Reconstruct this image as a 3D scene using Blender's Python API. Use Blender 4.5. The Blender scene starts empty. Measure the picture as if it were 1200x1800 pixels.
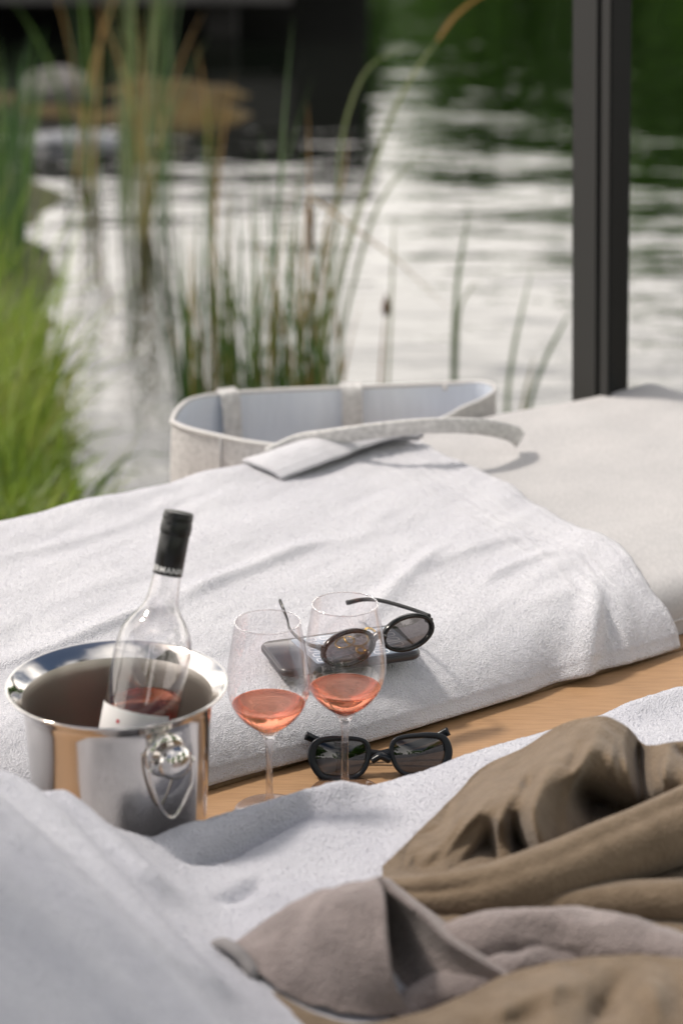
import bpy, bmesh, math, random
import numpy as np
from mathutils import Vector, Matrix, Quaternion

random.seed(7)
S = bpy.context.scene
COL = S.collection
R = math.radians

# ------------------------------------------------------------------ camera, world, sun
PITCH, CAM_H, LENS = R(19.5), 1.04, 85.0
FPX = LENS / 36.0 * 1800.0
cam_d = bpy.data.cameras.new('camera')
cam = bpy.data.objects.new('camera', cam_d)
COL.objects.link(cam)
cam.location = (0, 0, CAM_H)
cam.rotation_euler = (R(90) - PITCH, 0, 0)
cam_d.lens = LENS
cam_d.sensor_width = 36
cam_d.sensor_fit = 'AUTO'
cam_d.clip_start = 0.05
cam_d.clip_end = 2000
cam_d.dof.use_dof = True
cam_d.dof.focus_distance = 2.43
cam_d.dof.aperture_fstop = 3.9
cam_d.dof.aperture_blades = 9
S.camera = cam

SUN_AZ, SUN_EL = R(-70), R(54)            # azimuth measured from +Y towards +X
to_sun = Vector((math.sin(SUN_AZ) * math.cos(SUN_EL), math.cos(SUN_AZ) * math.cos(SUN_EL), math.sin(SUN_EL)))
world = bpy.data.worlds.new('World')
S.world = world
world.use_nodes = True
wn = world.node_tree.nodes
wl = world.node_tree.links
bg = wn['Background']
sky = wn.new('ShaderNodeTexSky')
sky.sky_type = 'NISHITA'
sky.sun_disc = False
sky.sun_elevation = SUN_EL
sky.sun_rotation = SUN_AZ
sky.air_density = 1.0
sky.dust_density = 3.5
sky.ozone_density = 1.0
CLOUD = 32.5
# broken bright cloud: a flat layer seen in perspective, closing up towards the horizon
tc = wn.new('ShaderNodeTexCoord')
sx = wn.new('ShaderNodeSeparateXYZ')
wl.new(tc.outputs['Generated'], sx.inputs[0])
def wmath(op, a, b=None, c=None):
    n_ = wn.new('ShaderNodeMath'); n_.operation = op
    for k_, v_ in enumerate((a, b, c)):
        if v_ is None: continue
        if isinstance(v_, (int, float)): n_.inputs[k_].default_value = v_
        else: wl.new(v_, n_.inputs[k_])
    return n_.outputs[0]
zz_ = wmath('ADD', wmath('MAXIMUM', sx.outputs['Z'], 0.0), 0.16)
cv_ = wn.new('ShaderNodeCombineXYZ')
wl.new(wmath('DIVIDE', sx.outputs['X'], zz_), cv_.inputs[0])
wl.new(wmath('DIVIDE', sx.outputs['Y'], zz_), cv_.inputs[1])
nz = wn.new('ShaderNodeTexNoise')
nz.inputs['Scale'].default_value = 1.1
nz.inputs['Detail'].default_value = 7
wl.new(cv_.outputs[0], nz.inputs['Vector'])
# cover: noise plus the piling-up of cloud towards the horizon
cover = wmath('ADD', nz.outputs['Fac'], wmath('DIVIDE', 0.198, zz_))
cr = wn.new('ShaderNodeValToRGB')
cr.color_ramp.elements[0].position = 0.70
cr.color_ramp.elements[1].position = 0.95
wl.new(cover, cr.inputs['Fac'])
mx = wn.new('ShaderNodeMix')
mx.data_type = 'RGBA'
mx.inputs[7].default_value = (CLOUD, CLOUD * .945, CLOUD * .88, 1)
wl.new(wmath('MULTIPLY', cr.outputs['Color'], 0.92), mx.inputs[0])
wl.new(sky.outputs['Color'], mx.inputs[6])
wl.new(mx.outputs[2], bg.inputs['Color'])
bg.inputs['Strength'].default_value = 0.12

sun_d = bpy.data.lights.new('sun', 'SUN')
sun = bpy.data.objects.new('sun', sun_d)
COL.objects.link(sun)
sun_d.energy = 4.4
sun_d.angle = R(6.0)
sun_d.color = (1.0, 0.92, 0.83)
sun.rotation_euler = (-to_sun).to_track_quat('-Z', 'Y').to_euler()
sun.location = to_sun * 30

S.view_settings.view_transform = 'Standard'
S.view_settings.look = 'None'
S.view_settings.gamma = 1.0
S.view_settings.exposure = -0.35
S.view_settings.use_curve_mapping = False
try:
    S.cycles.use_denoising = True
    S.cycles.denoising_input_passes = 'RGB_ALBEDO_NORMAL'
    S.cycles.denoising_prefilter = 'ACCURATE'
    S.cycles.denoiser = 'OPENIMAGEDENOISE'
    S.cycles.max_bounces = 14
    S.cycles.transparent_max_bounces = 24
    S.cycles.transmission_bounces = 12
    S.cycles.sample_clamp_indirect = 6
    S.cycles.caustics_reflective = False
    S.cycles.caustics_refractive = False
except Exception:
    pass

# ------------------------------------------------------------------ helpers
cP, sP = math.cos(PITCH), math.sin(PITCH)
def at(px, py, z):
    """world point at height z seen at photograph pixel (px, py) (1200 x 1800)"""
    u, v = (px - 600) / FPX, (900 - py) / FPX
    d = np.array([u, cP + v * sP, -sP + v * cP])
    return np.array([0, 0, CAM_H]) + d * ((z - CAM_H) / d[2])
def at_depth(px, py, Y):
    u, v = (px - 600) / FPX, (900 - py) / FPX
    d = np.array([u, cP + v * sP, -sP + v * cP])
    return np.array([0, 0, CAM_H]) + d * (Y / d[1])
# daybed frame of reference: s runs along the daybed, t across it
BO, BA, BB = np.array([-.132, 2.119]), np.array([.8203, .5719]), np.array([-.5719, .8203])
def bed(s, t, z=0.0):
    p = BO + s * BA + t * BB
    return np.array([p[0], p[1], z])
def to_st(p):
    q = np.array(p[:2]) - BO
    return float(q @ BA), float(q @ BB)
def px_st(px, py, z):
    return to_st(at(px, py, z))
BED_ROT = math.atan2(BA[1], BA[0])

def put(o, label, cat, group=None, kind=None):
    if label: o['label'] = label
    if cat: o['category'] = cat
    if group: o['group'] = group
    if kind: o['kind'] = kind
    return o
def empty(name, loc, label=None, cat=None, group=None, rotz=0.0):
    o = bpy.data.objects.new(name, None)
    o.empty_display_size = 0.05
    o.location = loc
    o.rotation_euler = (0, 0, rotz)
    COL.objects.link(o)
    return put(o, label, cat, group)
def mesh(name, verts, faces, mat, parent=None, loc=None, smooth=True, world_space=True):
    """verts in world space; a child's verts are taken relative to its thing's base"""
    V = np.asarray(verts, float).reshape(-1, 3)
    base = np.zeros(3)
    if world_space:
        if loc is not None:
            base = np.asarray(loc, float)
        elif parent is not None:
            q = parent
            while q is not None:
                base = base + np.array(q.location)
                q = q.parent
    me = bpy.data.meshes.new(name)
    me.from_pydata((V - base).tolist(), [], faces)
    me.update()
    if smooth:
        me.polygons.foreach_set('use_smooth', [True] * len(me.polygons))
    o = bpy.data.objects.new(name, me)
    COL.objects.link(o)
    if loc is not None and parent is None:
        o.location = loc
    if parent is not None:
        o.parent = parent
    mats = mat if isinstance(mat, (list, tuple)) else [mat]
    for m in mats:
        me.materials.append(m)
    return o
def bm_mesh(name, bm, mat, parent=None, loc=None, smooth=True, world_space=True):
    bmesh.ops.recalc_face_normals(bm, faces=bm.faces)
    V = [v.co[:] for v in bm.verts]
    bm.verts.index_update()
    Fc = [[v.index for v in f.verts] for f in bm.faces]
    bm.free()
    return mesh(name, V, Fc, mat, parent, loc, smooth, world_space)
def grid_faces(n, m, wrap=False, off=0):
    f = []
    mm = m if wrap else m - 1
    for i in range(n - 1):
        for j in range(mm):
            k = (j + 1) % m
            f.append((off + i * m + j, off + i * m + k, off + (i + 1) * m + k, off + (i + 1) * m + j))
    return f
def lathe(profile, n=64):
    V, k = [], len(profile)
    for r, z in profile:
        for j in range(n):
            a = 2 * math.pi * j / n
            V.append((r * math.cos(a), r * math.sin(a), z))
    return np.array(V), grid_faces(k, n, True)
def catmull(P, n):
    """n points along a Catmull-Rom curve through P (rows of any width)"""
    P = np.asarray(P, float)
    k = len(P)
    E = np.vstack([2 * P[0] - P[1], P, 2 * P[-1] - P[-2]])
    u = np.linspace(0, k - 1 - 1e-9, n)
    i = u.astype(int)
    f = (u - i)[:, None]
    a, b, c, d = E[i], E[i + 1], E[i + 2], E[i + 3]
    return 0.5 * (2 * b + (c - a) * f + (2 * a - 5 * b + 4 * c - d) * f ** 2 + (3 * b - a - 3 * c + d) * f ** 3)
def tube(path, radii, n=10, closed=False, flat=None, up=None):
    """swept tube; flat=(w, h) multiplies the cross-section"""
    P = np.asarray(path, float)
    k = len(P)
    radii = np.full(k, radii) if np.isscalar(radii) else np.asarray(radii, float)
    if closed:
        T = np.roll(P, -1, 0) - np.roll(P, 1, 0)
    else:
        T = np.gradient(P, axis=0)
    T /= np.linalg.norm(T, axis=1)[:, None] + 1e-12
    ref = np.array(up if up is not None else (0.0, 0.0, 1.0))
    if up is None and abs(T[0] @ ref) > 0.9:
        ref = np.array([1.0, 0, 0])
    V = []
    for i in range(k):
        x = np.cross(T[i], ref)
        if np.linalg.norm(x) < 1e-6:
            x = np.array([1.0, 0, 0])
        x /= np.linalg.norm(x)
        y = np.cross(x, T[i])
        if up is None:
            ref = y
        fw, fh = flat if flat else (1, 1)
        for j in range(n):
            a = 2 * math.pi * j / n
            V.append(P[i] + radii[i] * (math.cos(a) * x * fw + math.sin(a) * y * fh))
    f = grid_faces(k, n, True)
    if closed:
        o = (k - 1) * n
        f += [(o + j, o + (j + 1) % n, (j + 1) % n, j) for j in range(n)]
    else:
        f += [tuple(range(n))[::-1], tuple((k - 1) * n + j for j in range(n))]
    return np.array(V), f
class Parts:
    """collects pieces of geometry that become ONE mesh"""
    def __init__(self): self.V, self.F, self.n = [], [], 0
    def add(self, V, F):
        self.V.append(np.asarray(V, float).reshape(-1, 3))
        self.F += [tuple(i + self.n for i in f) for f in F]
        self.n += len(self.V[-1])
        return self
    def build(self, name, mat, parent=None, loc=None, smooth=True):
        return mesh(name, np.vstack(self.V), self.F, mat, parent, loc, smooth)
def box_geo(c, size, axes=None):
    c = np.asarray(c, float)
    ax = np.eye(3) if axes is None else np.asarray(axes, float)
    V = [c + sx * size[0] / 2 * ax[0] + sy * size[1] / 2 * ax[1] + sz * size[2] / 2 * ax[2]
         for sx in (-1, 1) for sy in (-1, 1) for sz in (-1, 1)]
    F = [(0, 1, 3, 2), (4, 6, 7, 5), (0, 4, 5, 1), (2, 3, 7, 6), (0, 2, 6, 4), (1, 5, 7, 3)]
    return np.array(V), F
def bevel_box(c, size, axes=None, r=0.005, seg=3):
    V, F = box_geo((0, 0, 0), size)
    bm = bmesh.new()
    vs = [bm.verts.new(v) for v in V]
    for f in F: bm.faces.new([vs[i] for i in f])
    bmesh.ops.bevel(bm, geom=list(bm.edges), offset=r, segments=seg, affect='EDGES', profile=0.5)
    ax = np.eye(3) if axes is None else np.asarray(axes, float)
    c = np.asarray(c, float)
    bm.verts.index_update()
    V2 = [c + v.co[0] * ax[0] + v.co[1] * ax[1] + v.co[2] * ax[2] for v in bm.verts]
    F2 = [[v.index for v in f.verts] for f in bm.faces]
    bm.free()
    return np.array(V2), F2
BED_AX = np.array([[BA[0], BA[1], 0], [BB[0], BB[1], 0], [0, 0, 1]])

_rng = np.random.RandomState(3)
_LAT = _rng.rand(256, 256) * 2 - 1
def vnoise(x, y, seed=0):
    x = np.asarray(x, float) + seed * 17.31
    y = np.asarray(y, float) + seed * 9.77
    i, j = np.floor(x).astype(int), np.floor(y).astype(int)
    fx, fy = x - i, y - j
    fx, fy = fx * fx * fx * (fx * (fx * 6 - 15) + 10), fy * fy * fy * (fy * (fy * 6 - 15) + 10)
    g = lambda a, b: _LAT[a % 256, b % 256]
    return (g(i, j) * (1 - fx) + g(i + 1, j) * fx) * (1 - fy) + (g(i, j + 1) * (1 - fx) + g(i + 1, j + 1) * fx) * fy
def fbm(x, y, seed=0, octv=3):
    r, a = 0, 1.0
    for k in range(octv):
        r = r + a * vnoise(x * 2 ** k, y * 2 ** k, seed + k)
        a *= 0.5
    return r
def poly_dist(X, Y, P):
    """distance to polyline, signed side (+ = left of travel) and position along it 0..1"""
    P = np.asarray(P, float)
    best = np.full(X.shape, 1e9)
    side = np.zeros(X.shape)
    par = np.zeros(X.shape)
    n = len(P) - 1
    for k in range(n):
        a, b = P[k], P[k + 1]
        d = b - a
        L2 = d @ d + 1e-12
        u = np.clip(((X - a[0]) * d[0] + (Y - a[1]) * d[1]) / L2, 0, 1)
        dx, dy = X - a[0] - u * d[0], Y - a[1] - u * d[1]
        D = np.sqrt(dx * dx + dy * dy)
        m = D < best
        best = np.where(m, D, best)
        side = np.where(m, np.sign(d[0] * dy - d[1] * dx), side)
        par = np.where(m, (k + u) / n, par)
    return best, side, par
def ridge(Sg, Tg, pxs, z, amp, wl_, wr=None, fade=0.25, n=24):
    """soft fold along a line given in photograph pixels; wl_/wr = widths left/right of the line"""
    P = catmull([px_st(a, b, z) for a, b in pxs], n)
    D, sd, par = poly_dist(Sg, Tg, P)
    w = np.where(sd >= 0, wl_, wl_ if wr is None else wr)
    e = np.clip(np.minimum(par, 1 - par) / fade, 0, 1) if fade > 0 else 1.0
    return amp * e * np.exp(-(D / w) ** 2)

# ------------------------------------------------------------------ materials
def new_mat(name):
    m = bpy.data.materials.new(name)
    m.use_nodes = True
    return m, m.node_tree.nodes, m.node_tree.links, m.node_tree.nodes['Principled BSDF']
def plain(name, col, rough=0.5, metal=0.0, **kw):
    m, N, L, P = new_mat(name)
    P.inputs['Base Color'].default_value = (*col, 1)
    P.inputs['Roughness'].default_value = rough
    P.inputs['Metallic'].default_value = metal
    for k, v in kw.items():
        P.inputs[k.replace('_', ' ')].default_value = v
    return m
def tex(N, L, kind, scale, coords='Object', stretch=None, **kw):
    t = N.new('ShaderNodeTex' + kind)
    t.inputs['Scale'].default_value = scale
    for k, v in kw.items():
        t.inputs[k].default_value = v
    c = N.new('ShaderNodeTexCoord')
    if stretch:
        mpg = N.new('ShaderNodeMapping')
        mpg.inputs['Scale'].default_value = stretch[:3]
        if len(stretch) > 3: mpg.inputs['Rotation'].default_value = (0, 0, stretch[3])
        L.new(c.outputs[coords], mpg.inputs['Vector'])
        L.new(mpg.outputs['Vector'], t.inputs['Vector'])
    else:
        L.new(c.outputs[coords], t.inputs['Vector'])
    return t
def ramp(N, L, src, stops):
    r = N.new('ShaderNodeValToRGB')
    el = r.color_ramp.elements
    while len(el) < len(stops): el.new(0.5)
    for e, (p, c) in zip(el, stops):
        e.position = p
        e.color = (*c, 1)
    L.new(src, r.inputs['Fac'])
    return r
def bump(N, L, P, height, strength, dist, prev=None):
    b = N.new('ShaderNodeBump')
    b.inputs['Strength'].default_value = strength
    b.inputs['Distance'].default_value = dist
    L.new(height, b.inputs['Height'])
    if prev is not None: L.new(prev.outputs['Normal'], b.inputs['Normal'])
    L.new(b.outputs['Normal'], P.inputs['Normal'])
    return b
def terry(name, col, col2, loop=420, strength=0.9, dist=0.0016, sheen=0.25, mott=9):
    m, N, L, P = new_mat(name)
    big = tex(N, L, 'Noise', mott, Detail=3)
    r = ramp(N, L, big.outputs['Fac'], [(0.35, col), (0.68, col2)])
    L.new(r.outputs['Color'], P.inputs['Base Color'])
    P.inputs['Roughness'].default_value = 1.0
    P.inputs['Specular IOR Level'].default_value = 0.1
    P.inputs['Sheen Weight'].default_value = sheen
    P.inputs['Sheen Roughness'].default_value = 0.6
    v = tex(N, L, 'Voronoi', loop * 1.5, Randomness=1.0)
    n2 = tex(N, L, 'Noise', loop * 0.9, Detail=3, Roughness=0.75)
    b1 = bump(N, L, P, v.outputs['Distance'], strength, dist)
    bump(N, L, P, n2.outputs['Fac'], strength * 0.9, dist * 0.9, b1)
    return m
M = {}
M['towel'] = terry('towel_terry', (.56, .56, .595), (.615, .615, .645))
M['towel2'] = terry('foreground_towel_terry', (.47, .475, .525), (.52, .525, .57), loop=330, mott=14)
M['robe'] = terry('olive_brown_velour', (.135, .098, .064), (.168, .124, .083), loop=200, dist=.0009, sheen=.15, mott=60)
M['lining'] = terry('grey_purple_terry', (.185, .153, .146), (.255, .213, .203), loop=230, dist=.002, sheen=.25, mott=30)
def weave(name, c1, c2, scale=900, sheen=0.1):
    m, N, L, P = new_mat(name)
    n1 = tex(N, L, 'Noise', scale * .35, Detail=4, stretch=(1, .25, 1, -BED_ROT))
    n2 = tex(N, L, 'Noise', 6, Detail=4)
    r = ramp(N, L, n1.outputs['Fac'], [(0.3, c1), (0.7, c2)])
    r2 = ramp(N, L, n2.outputs['Fac'], [(0.3, (.9, .9, .9)), (0.7, (1.06, 1.05, 1.04))])
    mm = N.new('ShaderNodeMix'); mm.data_type = 'RGBA'; mm.blend_type = 'MULTIPLY'; mm.inputs[0].default_value = 1
    L.new(r.outputs['Color'], mm.inputs[6]); L.new(r2.outputs['Color'], mm.inputs[7])
    L.new(mm.outputs[2], P.inputs['Base Color'])
    P.inputs['Roughness'].default_value = 0.95
    P.inputs['Specular IOR Level'].default_value = 0.15
    P.inputs['Sheen Weight'].default_value = sheen
    bump(N, L, P, n1.outputs['Fac'], 0.5, 0.0006)
    return m
M['cushion'] = weave('greige_canvas', (.385, .378, .38), (.445, .437, .436))
M['felt'] = weave('oatmeal_felt', (.41, .40, .395), (.60, .585, .575), scale=520)
M['webbing'] = weave('speckled_webbing', (.44, .435, .43), (.68, .67, .66), scale=420)
M['trim'] = weave('pale_binding', (.55, .54, .53), (.62, .61, .60))
m, N, L, P = new_mat('blue_grey_lining')
n1 = tex(N, L, 'Noise', 9, Detail=4, stretch=(1, 1, .25))
r = ramp(N, L, n1.outputs['Fac'], [(0.3, (.58, .63, .72)), (0.7, (.70, .75, .82))])
L.new(r.outputs['Color'], P.inputs['Base Color'])
P.inputs['Roughness'].default_value = 0.32
P.inputs['Specular IOR Level'].default_value = 0.6
bump(N, L, P, n1.outputs['Fac'], 0.7, 0.02)
M['liner'] = m
# oak boards
m, N, L, P = new_mat('oiled_oak')
g1 = tex(N, L, 'Noise', 26, Detail=6, Roughness=.65, stretch=(1, 14, 14, -BED_ROT))
g2 = tex(N, L, 'Noise', 5, Detail=3)
r = ramp(N, L, g1.outputs['Fac'], [(0.25, (.27, .155, .075)), (0.55, (.37, .22, .11)), (0.8, (.43, .27, .145))])
r2 = ramp(N, L, g2.outputs['Fac'], [(0.3, (.86, .86, .86)), (0.7, (1.08, 1.06, 1.04))])
mm = N.new('ShaderNodeMix'); mm.data_type = 'RGBA'; mm.blend_type = 'MULTIPLY'; mm.inputs[0].default_value = 1
L.new(r.outputs['Color'], mm.inputs[6]); L.new(r2.outputs['Color'], mm.inputs[7])
L.new(mm.outputs[2], P.inputs['Base Color'])
P.inputs['Roughness'].default_value = 0.55
bump(N, L, P, g1.outputs['Fac'], 0.35, 0.001)
M['wood'] = m
# weathered timber / dark timber / concrete of the far jetty
def mottled(name, c1, c2, scale, rough=.85, b=.3, d=.01, stretch=None):
    m, N, L, P = new_mat(name)
    n1 = tex(N, L, 'Noise', scale, Detail=6, Roughness=.6, stretch=stretch)
    r = ramp(N, L, n1.outputs['Fac'], [(0.3, c1), (0.7, c2)])
    L.new(r.outputs['Color'], P.inputs['Base Color'])
    P.inputs['Roughness'].default_value = rough
    bump(N, L, P, n1.outputs['Fac'], b, d)
    return m
M['greywood'] = mottled('weathered_board', (.045, .044, .043), (.075, .072, .07), 8, stretch=(1, 9, 9))
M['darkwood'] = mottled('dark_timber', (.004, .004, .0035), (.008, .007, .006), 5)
M['deck'] = mottled('deck_board', (.17, .13, .10), (.25, .20, .16), 10, stretch=(1, 12, 12, -BED_ROT))
M['stone'] = mottled('lake_stone', (.06, .057, .054), (.145, .137, .13), 9, d=.02)
M['wetstone'] = mottled('wet_stone', (.09, .095, .105), (.19, .20, .22), 9, rough=.35, d=.02)
M['mud'] = mottled('amber_mud', (.026, .015, .0006), (.062, .038, .0015), 3.5, rough=1.0, d=.02)
M['soil'] = mottled('bank_soil', (.035, .04, .015), (.07, .075, .025), 6, rough=.95)
M['bark'] = mottled('bark', (.05, .04, .03), (.11, .09, .07), 12, stretch=(3, 3, .6))
# metals
m, N, L, P = new_mat('polished_steel')
P.inputs['Metallic'].default_value = 1
P.inputs['Base Color'].default_value = (.60, .58, .56, 1)
n1 = tex(N, L, 'Noise', 14, Detail=3)
r = ramp(N, L, n1.outputs['Fac'], [(0.35, (.07, .07, .07)), (0.7, (.15, .15, .15))])
L.new(r.outputs['Color'], P.inputs['Roughness'])
n2 = tex(N, L, 'Noise', 20, Detail=1)
bump(N, L, P, n2.outputs['Fac'], 0.10, 0.004)
M['steel'] = m
m, N, L, P = new_mat('brushed_steel')
P.inputs['Metallic'].default_value = 1
P.inputs['Base Color'].default_value = (.50, .46, .42, 1)
P.inputs['Roughness'].default_value = 0.40
n1 = tex(N, L, 'Noise', 30, Detail=4, stretch=(1, 1, 14))
bump(N, L, P, n1.outputs['Fac'], 0.12, 0.001)
M['steel_in'] = m
M['gold'] = plain('gold', (.90, .62, .22), 0.2, 1.0)
M['post'] = plain('anthracite_powder_coat', (.034, .0335, .033), 0.55, Specular_IOR_Level=.25)
M['post_shade'] = plain('post_shade_side', (.004, .005, .005), 0.8, Specular_IOR_Level=.1)  # shade of the post's right face, put into the colour
M['black'] = plain('black_acetate', (.004, .0043, .005), 0.14, Specular_IOR_Level=.32)
M['matte_black'] = plain('satin_black_acetate', (.005, .0075, .011), 0.28, Specular_IOR_Level=.3)
M['cap'] = plain('black_screw_cap', (.006, .0065, .0065), 0.28, Specular_IOR_Level=.4)
M['print_white'] = plain('white_print', (.75, .75, .74), 0.6)
M['label'] = plain('label_paper', (.78, .76, .75), 0.6)
M['label_red'] = plain('red_print', (.50, .03, .05), 0.6)
M['label_mauve'] = plain('mauve_print', (.52, .42, .52), 0.6)
M['phone_body'] = plain('dark_phone_case', (.035, .036, .042), 0.32)
M['phone_dark'] = plain('phone_dark_glass', (.05, .05, .058), 0.16)
M['phone_key'] = plain('screen_print', (.62, .65, .70), 0.3)
m, N, L, P = new_mat('phone_screen')
P.inputs['Base Color'].default_value = (.20, .235, .28, 1)
P.inputs['Roughness'].default_value = 0.14
P.inputs['Emission Color'].default_value = (.45, .55, .70, 1)
P.inputs['Emission Strength'].default_value = 0.12
M['screen'] = m
def thin_glass(name, tint, edge, gloss=0.9, base=0.04, power=3.5):
    m, N, L, P = new_mat(name)
    N.remove(P)
    out = N['Material Output']
    lw = N.new('ShaderNodeLayerWeight')
    lw.inputs['Blend'].default_value = 0.5
    pw = N.new('ShaderNodeMath'); pw.operation = 'POWER'; pw.inputs[1].default_value = power
    L.new(lw.outputs['Facing'], pw.inputs[0])
    ma = N.new('ShaderNodeMath'); ma.operation = 'MULTIPLY_ADD'
    ma.inputs[1].default_value = gloss; ma.inputs[2].default_value = base
    L.new(pw.outputs[0], ma.inputs[0])
    cm = N.new('ShaderNodeMix'); cm.data_type = 'RGBA'
    cm.inputs[6].default_value = (*tint, 1); cm.inputs[7].default_value = (*edge, 1)
    L.new(pw.outputs[0], cm.inputs[0])
    tr = N.new('ShaderNodeBsdfTransparent')
    L.new(cm.outputs[2], tr.inputs['Color'])
    gl = N.new('ShaderNodeBsdfGlossy'); gl.inputs['Roughness'].default_value = 0.01
    gl.inputs['Color'].default_value = (1, 1, 1, 1)
    sh = N.new('ShaderNodeMixShader')
    L.new(ma.outputs[0], sh.inputs[0]); L.new(tr.outputs[0], sh.inputs[1]); L.new(gl.outputs[0], sh.inputs[2])
    L.new(sh.outputs[0], out.inputs['Surface'])
    return m
M['bowl'] = thin_glass('thin_bowl_glass', (.985, .975, .98), (.74, .69, .71), gloss=.75, base=.04, power=2.4)
M['bottle'] = thin_glass('clear_bottle_glass', (.95, .945, .95), (.42, .39, .40), gloss=.7, base=.075, power=2.6)
M['lens'] = thin_glass('smoked_lens', (.09, .085, .09), (.08, .08, .08), gloss=.85, base=.06, power=3.5)
M['lens_clear'] = thin_glass('smoked_lens_lighter', (.19, .175, .175), (.11, .13, .13), gloss=.85, base=.06, power=3.5)
def solid_glass(name, col, ior=1.45, clear=0.0, rough=0.0):
    m, N, L, P = new_mat(name)
    N.remove(P)
    g = N.new('ShaderNodeBsdfGlass')
    g.inputs['Color'].default_value = (*col, 1)
    g.inputs['IOR'].default_value = ior
    g.inputs['Roughness'].default_value = rough
    t = N.new('ShaderNodeBsdfTransparent'); t.inputs['Color'].default_value = (*col, 1)
    sh = N.new('ShaderNodeMixShader'); sh.inputs[0].default_value = clear
    L.new(g.outputs[0], sh.inputs[1]); L.new(t.outputs[0], sh.inputs[2])
    L.new(sh.outputs[0], N['Material Output'].inputs['Surface'])
    return m
M['stem'] = solid_glass('stem_glass', (.97, .96, .965), 1.45, 0.5)
M['wine'] = solid_glass('rose_wine', (.96, .60, .48), 1.34, 0.18)
M['wine_b'] = solid_glass('rose_wine_in_bottle', (.95, .40, .28), 1.34, 0.35)
# water
m, N, L, P = new_mat('lake_water')
P.inputs['Base Color'].default_value = (.002, .003, .002, 1)
P.inputs['Roughness'].default_value = 0.03
P.inputs['IOR'].default_value = 1.75
n1 = tex(N, L, 'Noise', 1.5, Detail=2, Roughness=.5, stretch=(1.0, 2.2, 1, R(12)))
n2 = tex(N, L, 'Noise', 6.0, Detail=3, Roughness=.55, stretch=(1.0, 1.8, 1, R(-8)))
b1 = bump(N, L, P, n1.outputs['Fac'], 1.0, 0.011)
bump(N, L, P, n2.outputs['Fac'], 1.0, 0.0026, b1)
M['water'] = m
def leaf_mat(name, c1, c2, trans=.45, scale=40, third=None):
    m, N, L, P = new_mat(name)
    N.remove(P)
    n1 = tex(N, L, 'Noise', scale, Detail=2, coords='Object')
    oi = N.new('ShaderNodeObjectInfo')
    ad = N.new('ShaderNodeMath'); ad.operation = 'ADD'
    sc_ = N.new('ShaderNodeMath'); sc_.operation = 'MULTIPLY_ADD'; sc_.inputs[1].default_value = .5; sc_.inputs[2].default_value = -.25
    L.new(oi.outputs['Random'], sc_.inputs[0])
    L.new(n1.outputs['Fac'], ad.inputs[0]); L.new(sc_.outputs[0], ad.inputs[1])
    r = ramp(N, L, ad.outputs[0], [(0.25, c1), (0.75, c2)] if third is None else [(0.28, c1), (0.58, c2), (0.80, third)])
    d = N.new('ShaderNodeBsdfDiffuse'); t = N.new('ShaderNodeBsdfTranslucent')
    L.new(r.outputs['Color'], d.inputs['Color']); L.new(r.outputs['Color'], t.inputs['Color'])
    sh = N.new('ShaderNodeMixShader'); sh.inputs[0].default_value = trans
    L.new(d.outputs[0], sh.inputs[1]); L.new(t.outputs[0], sh.inputs[2])
    gl = N.new('ShaderNodeBsdfGlossy'); gl.inputs['Roughness'].default_value = .4
    s2 = N.new('ShaderNodeMixShader'); s2.inputs[0].default_value = .05
    L.new(sh.outputs[0], s2.inputs[1]); L.new(gl.outputs[0], s2.inputs[2])
    L.new(s2.outputs[0], N['Material Output'].inputs['Surface'])
    return m
M['grass'] = leaf_mat('bank_grass', (.065, .135, .014), (.23, .33, .042), .55, 5, third=(.34, .33, .10))
M['reed'] = leaf_mat('reed_green', (.04, .095, .018), (.11, .19, .04), .4, 5)
M['reed_dark'] = leaf_mat('reed_deep_green', (.025, .07, .018), (.065, .13, .035), .4, 5)
M['reed_olive'] = leaf_mat('reed_olive', (.12, .13, .03), (.22, .20, .05), .4, 5)
M['straw'] = leaf_mat('reed_straw', (.30, .17, .055), (.42, .28, .11), .3, 6)
M['pale_reed'] = leaf_mat('reed_pale', (.14, .18, .08), (.24, .27, .13), .45, 6)
M['crown'] = leaf_mat('tree_leaves', (.085, .21, .012), (.13, .29, .03), .55, .6)
M['cattail'] = plain('cattail_brown', (.09, .035, .015), .9)

# ------------------------------------------------------------------ setting: water, banks, deck, far jetty
WZ = -0.60
V, F = [(-120, -30, WZ), (120, -30, WZ), (120, 220, WZ), (-120, 220, WZ)], [(0, 1, 2, 3)]
put(mesh('water', V, F, M['water'], smooth=False), 'rippling grey lake reflecting bright cloud and dark trees', 'water', kind='structure')

def terrain(name, xs, ys, fz, mat):
    X, Y = np.meshgrid(xs, ys, indexing='ij')
    Z = fz(X, Y)
    Vt = np.stack([X, Y, Z], -1).reshape(-1, 3)
    return mesh(name, Vt, grid_faces(len(xs), len(ys)), mat)
def bank_z(X, Y):
    edge = -.54 - .12 * (Y - 4.6) + .06 * vnoise(X * 3, Y * 3, 4)
    d = np.clip((edge - X) / .45, -1, 1)
    return WZ - .16 + .26 * (.5 + .5 * np.sin(d * math.pi / 2)) + .03 * fbm(X * 4, Y * 4, 2)
put(terrain('near_bank', np.linspace(-3.2, -.2, 60), np.linspace(3.2, 7.8, 80), bank_z, M['soil']), 'grassy soil bank at the left edge of the lake', 'bank', kind='structure')
def shore_z(X, Y):
    cx = np.clip((X + 2.6) / 1.0, 0, 1) * np.clip((.02 - X) / .5, 0, 1)
    cy = np.clip((Y - 8.75) / .4, 0, 1) * np.clip((10.0 - Y) / .5, 0, 1)
    return WZ - .07 + .12 * cx * cy + .065 * fbm(X * 2.2, Y * 3.0, 5) - .02
put(terrain('muddy_shore', np.linspace(-3.4, .1, 80), np.linspace(8.4, 13.5, 70), shore_z, M['mud']), 'amber mud shore under the far jetty', 'shore', kind='structure')
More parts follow.
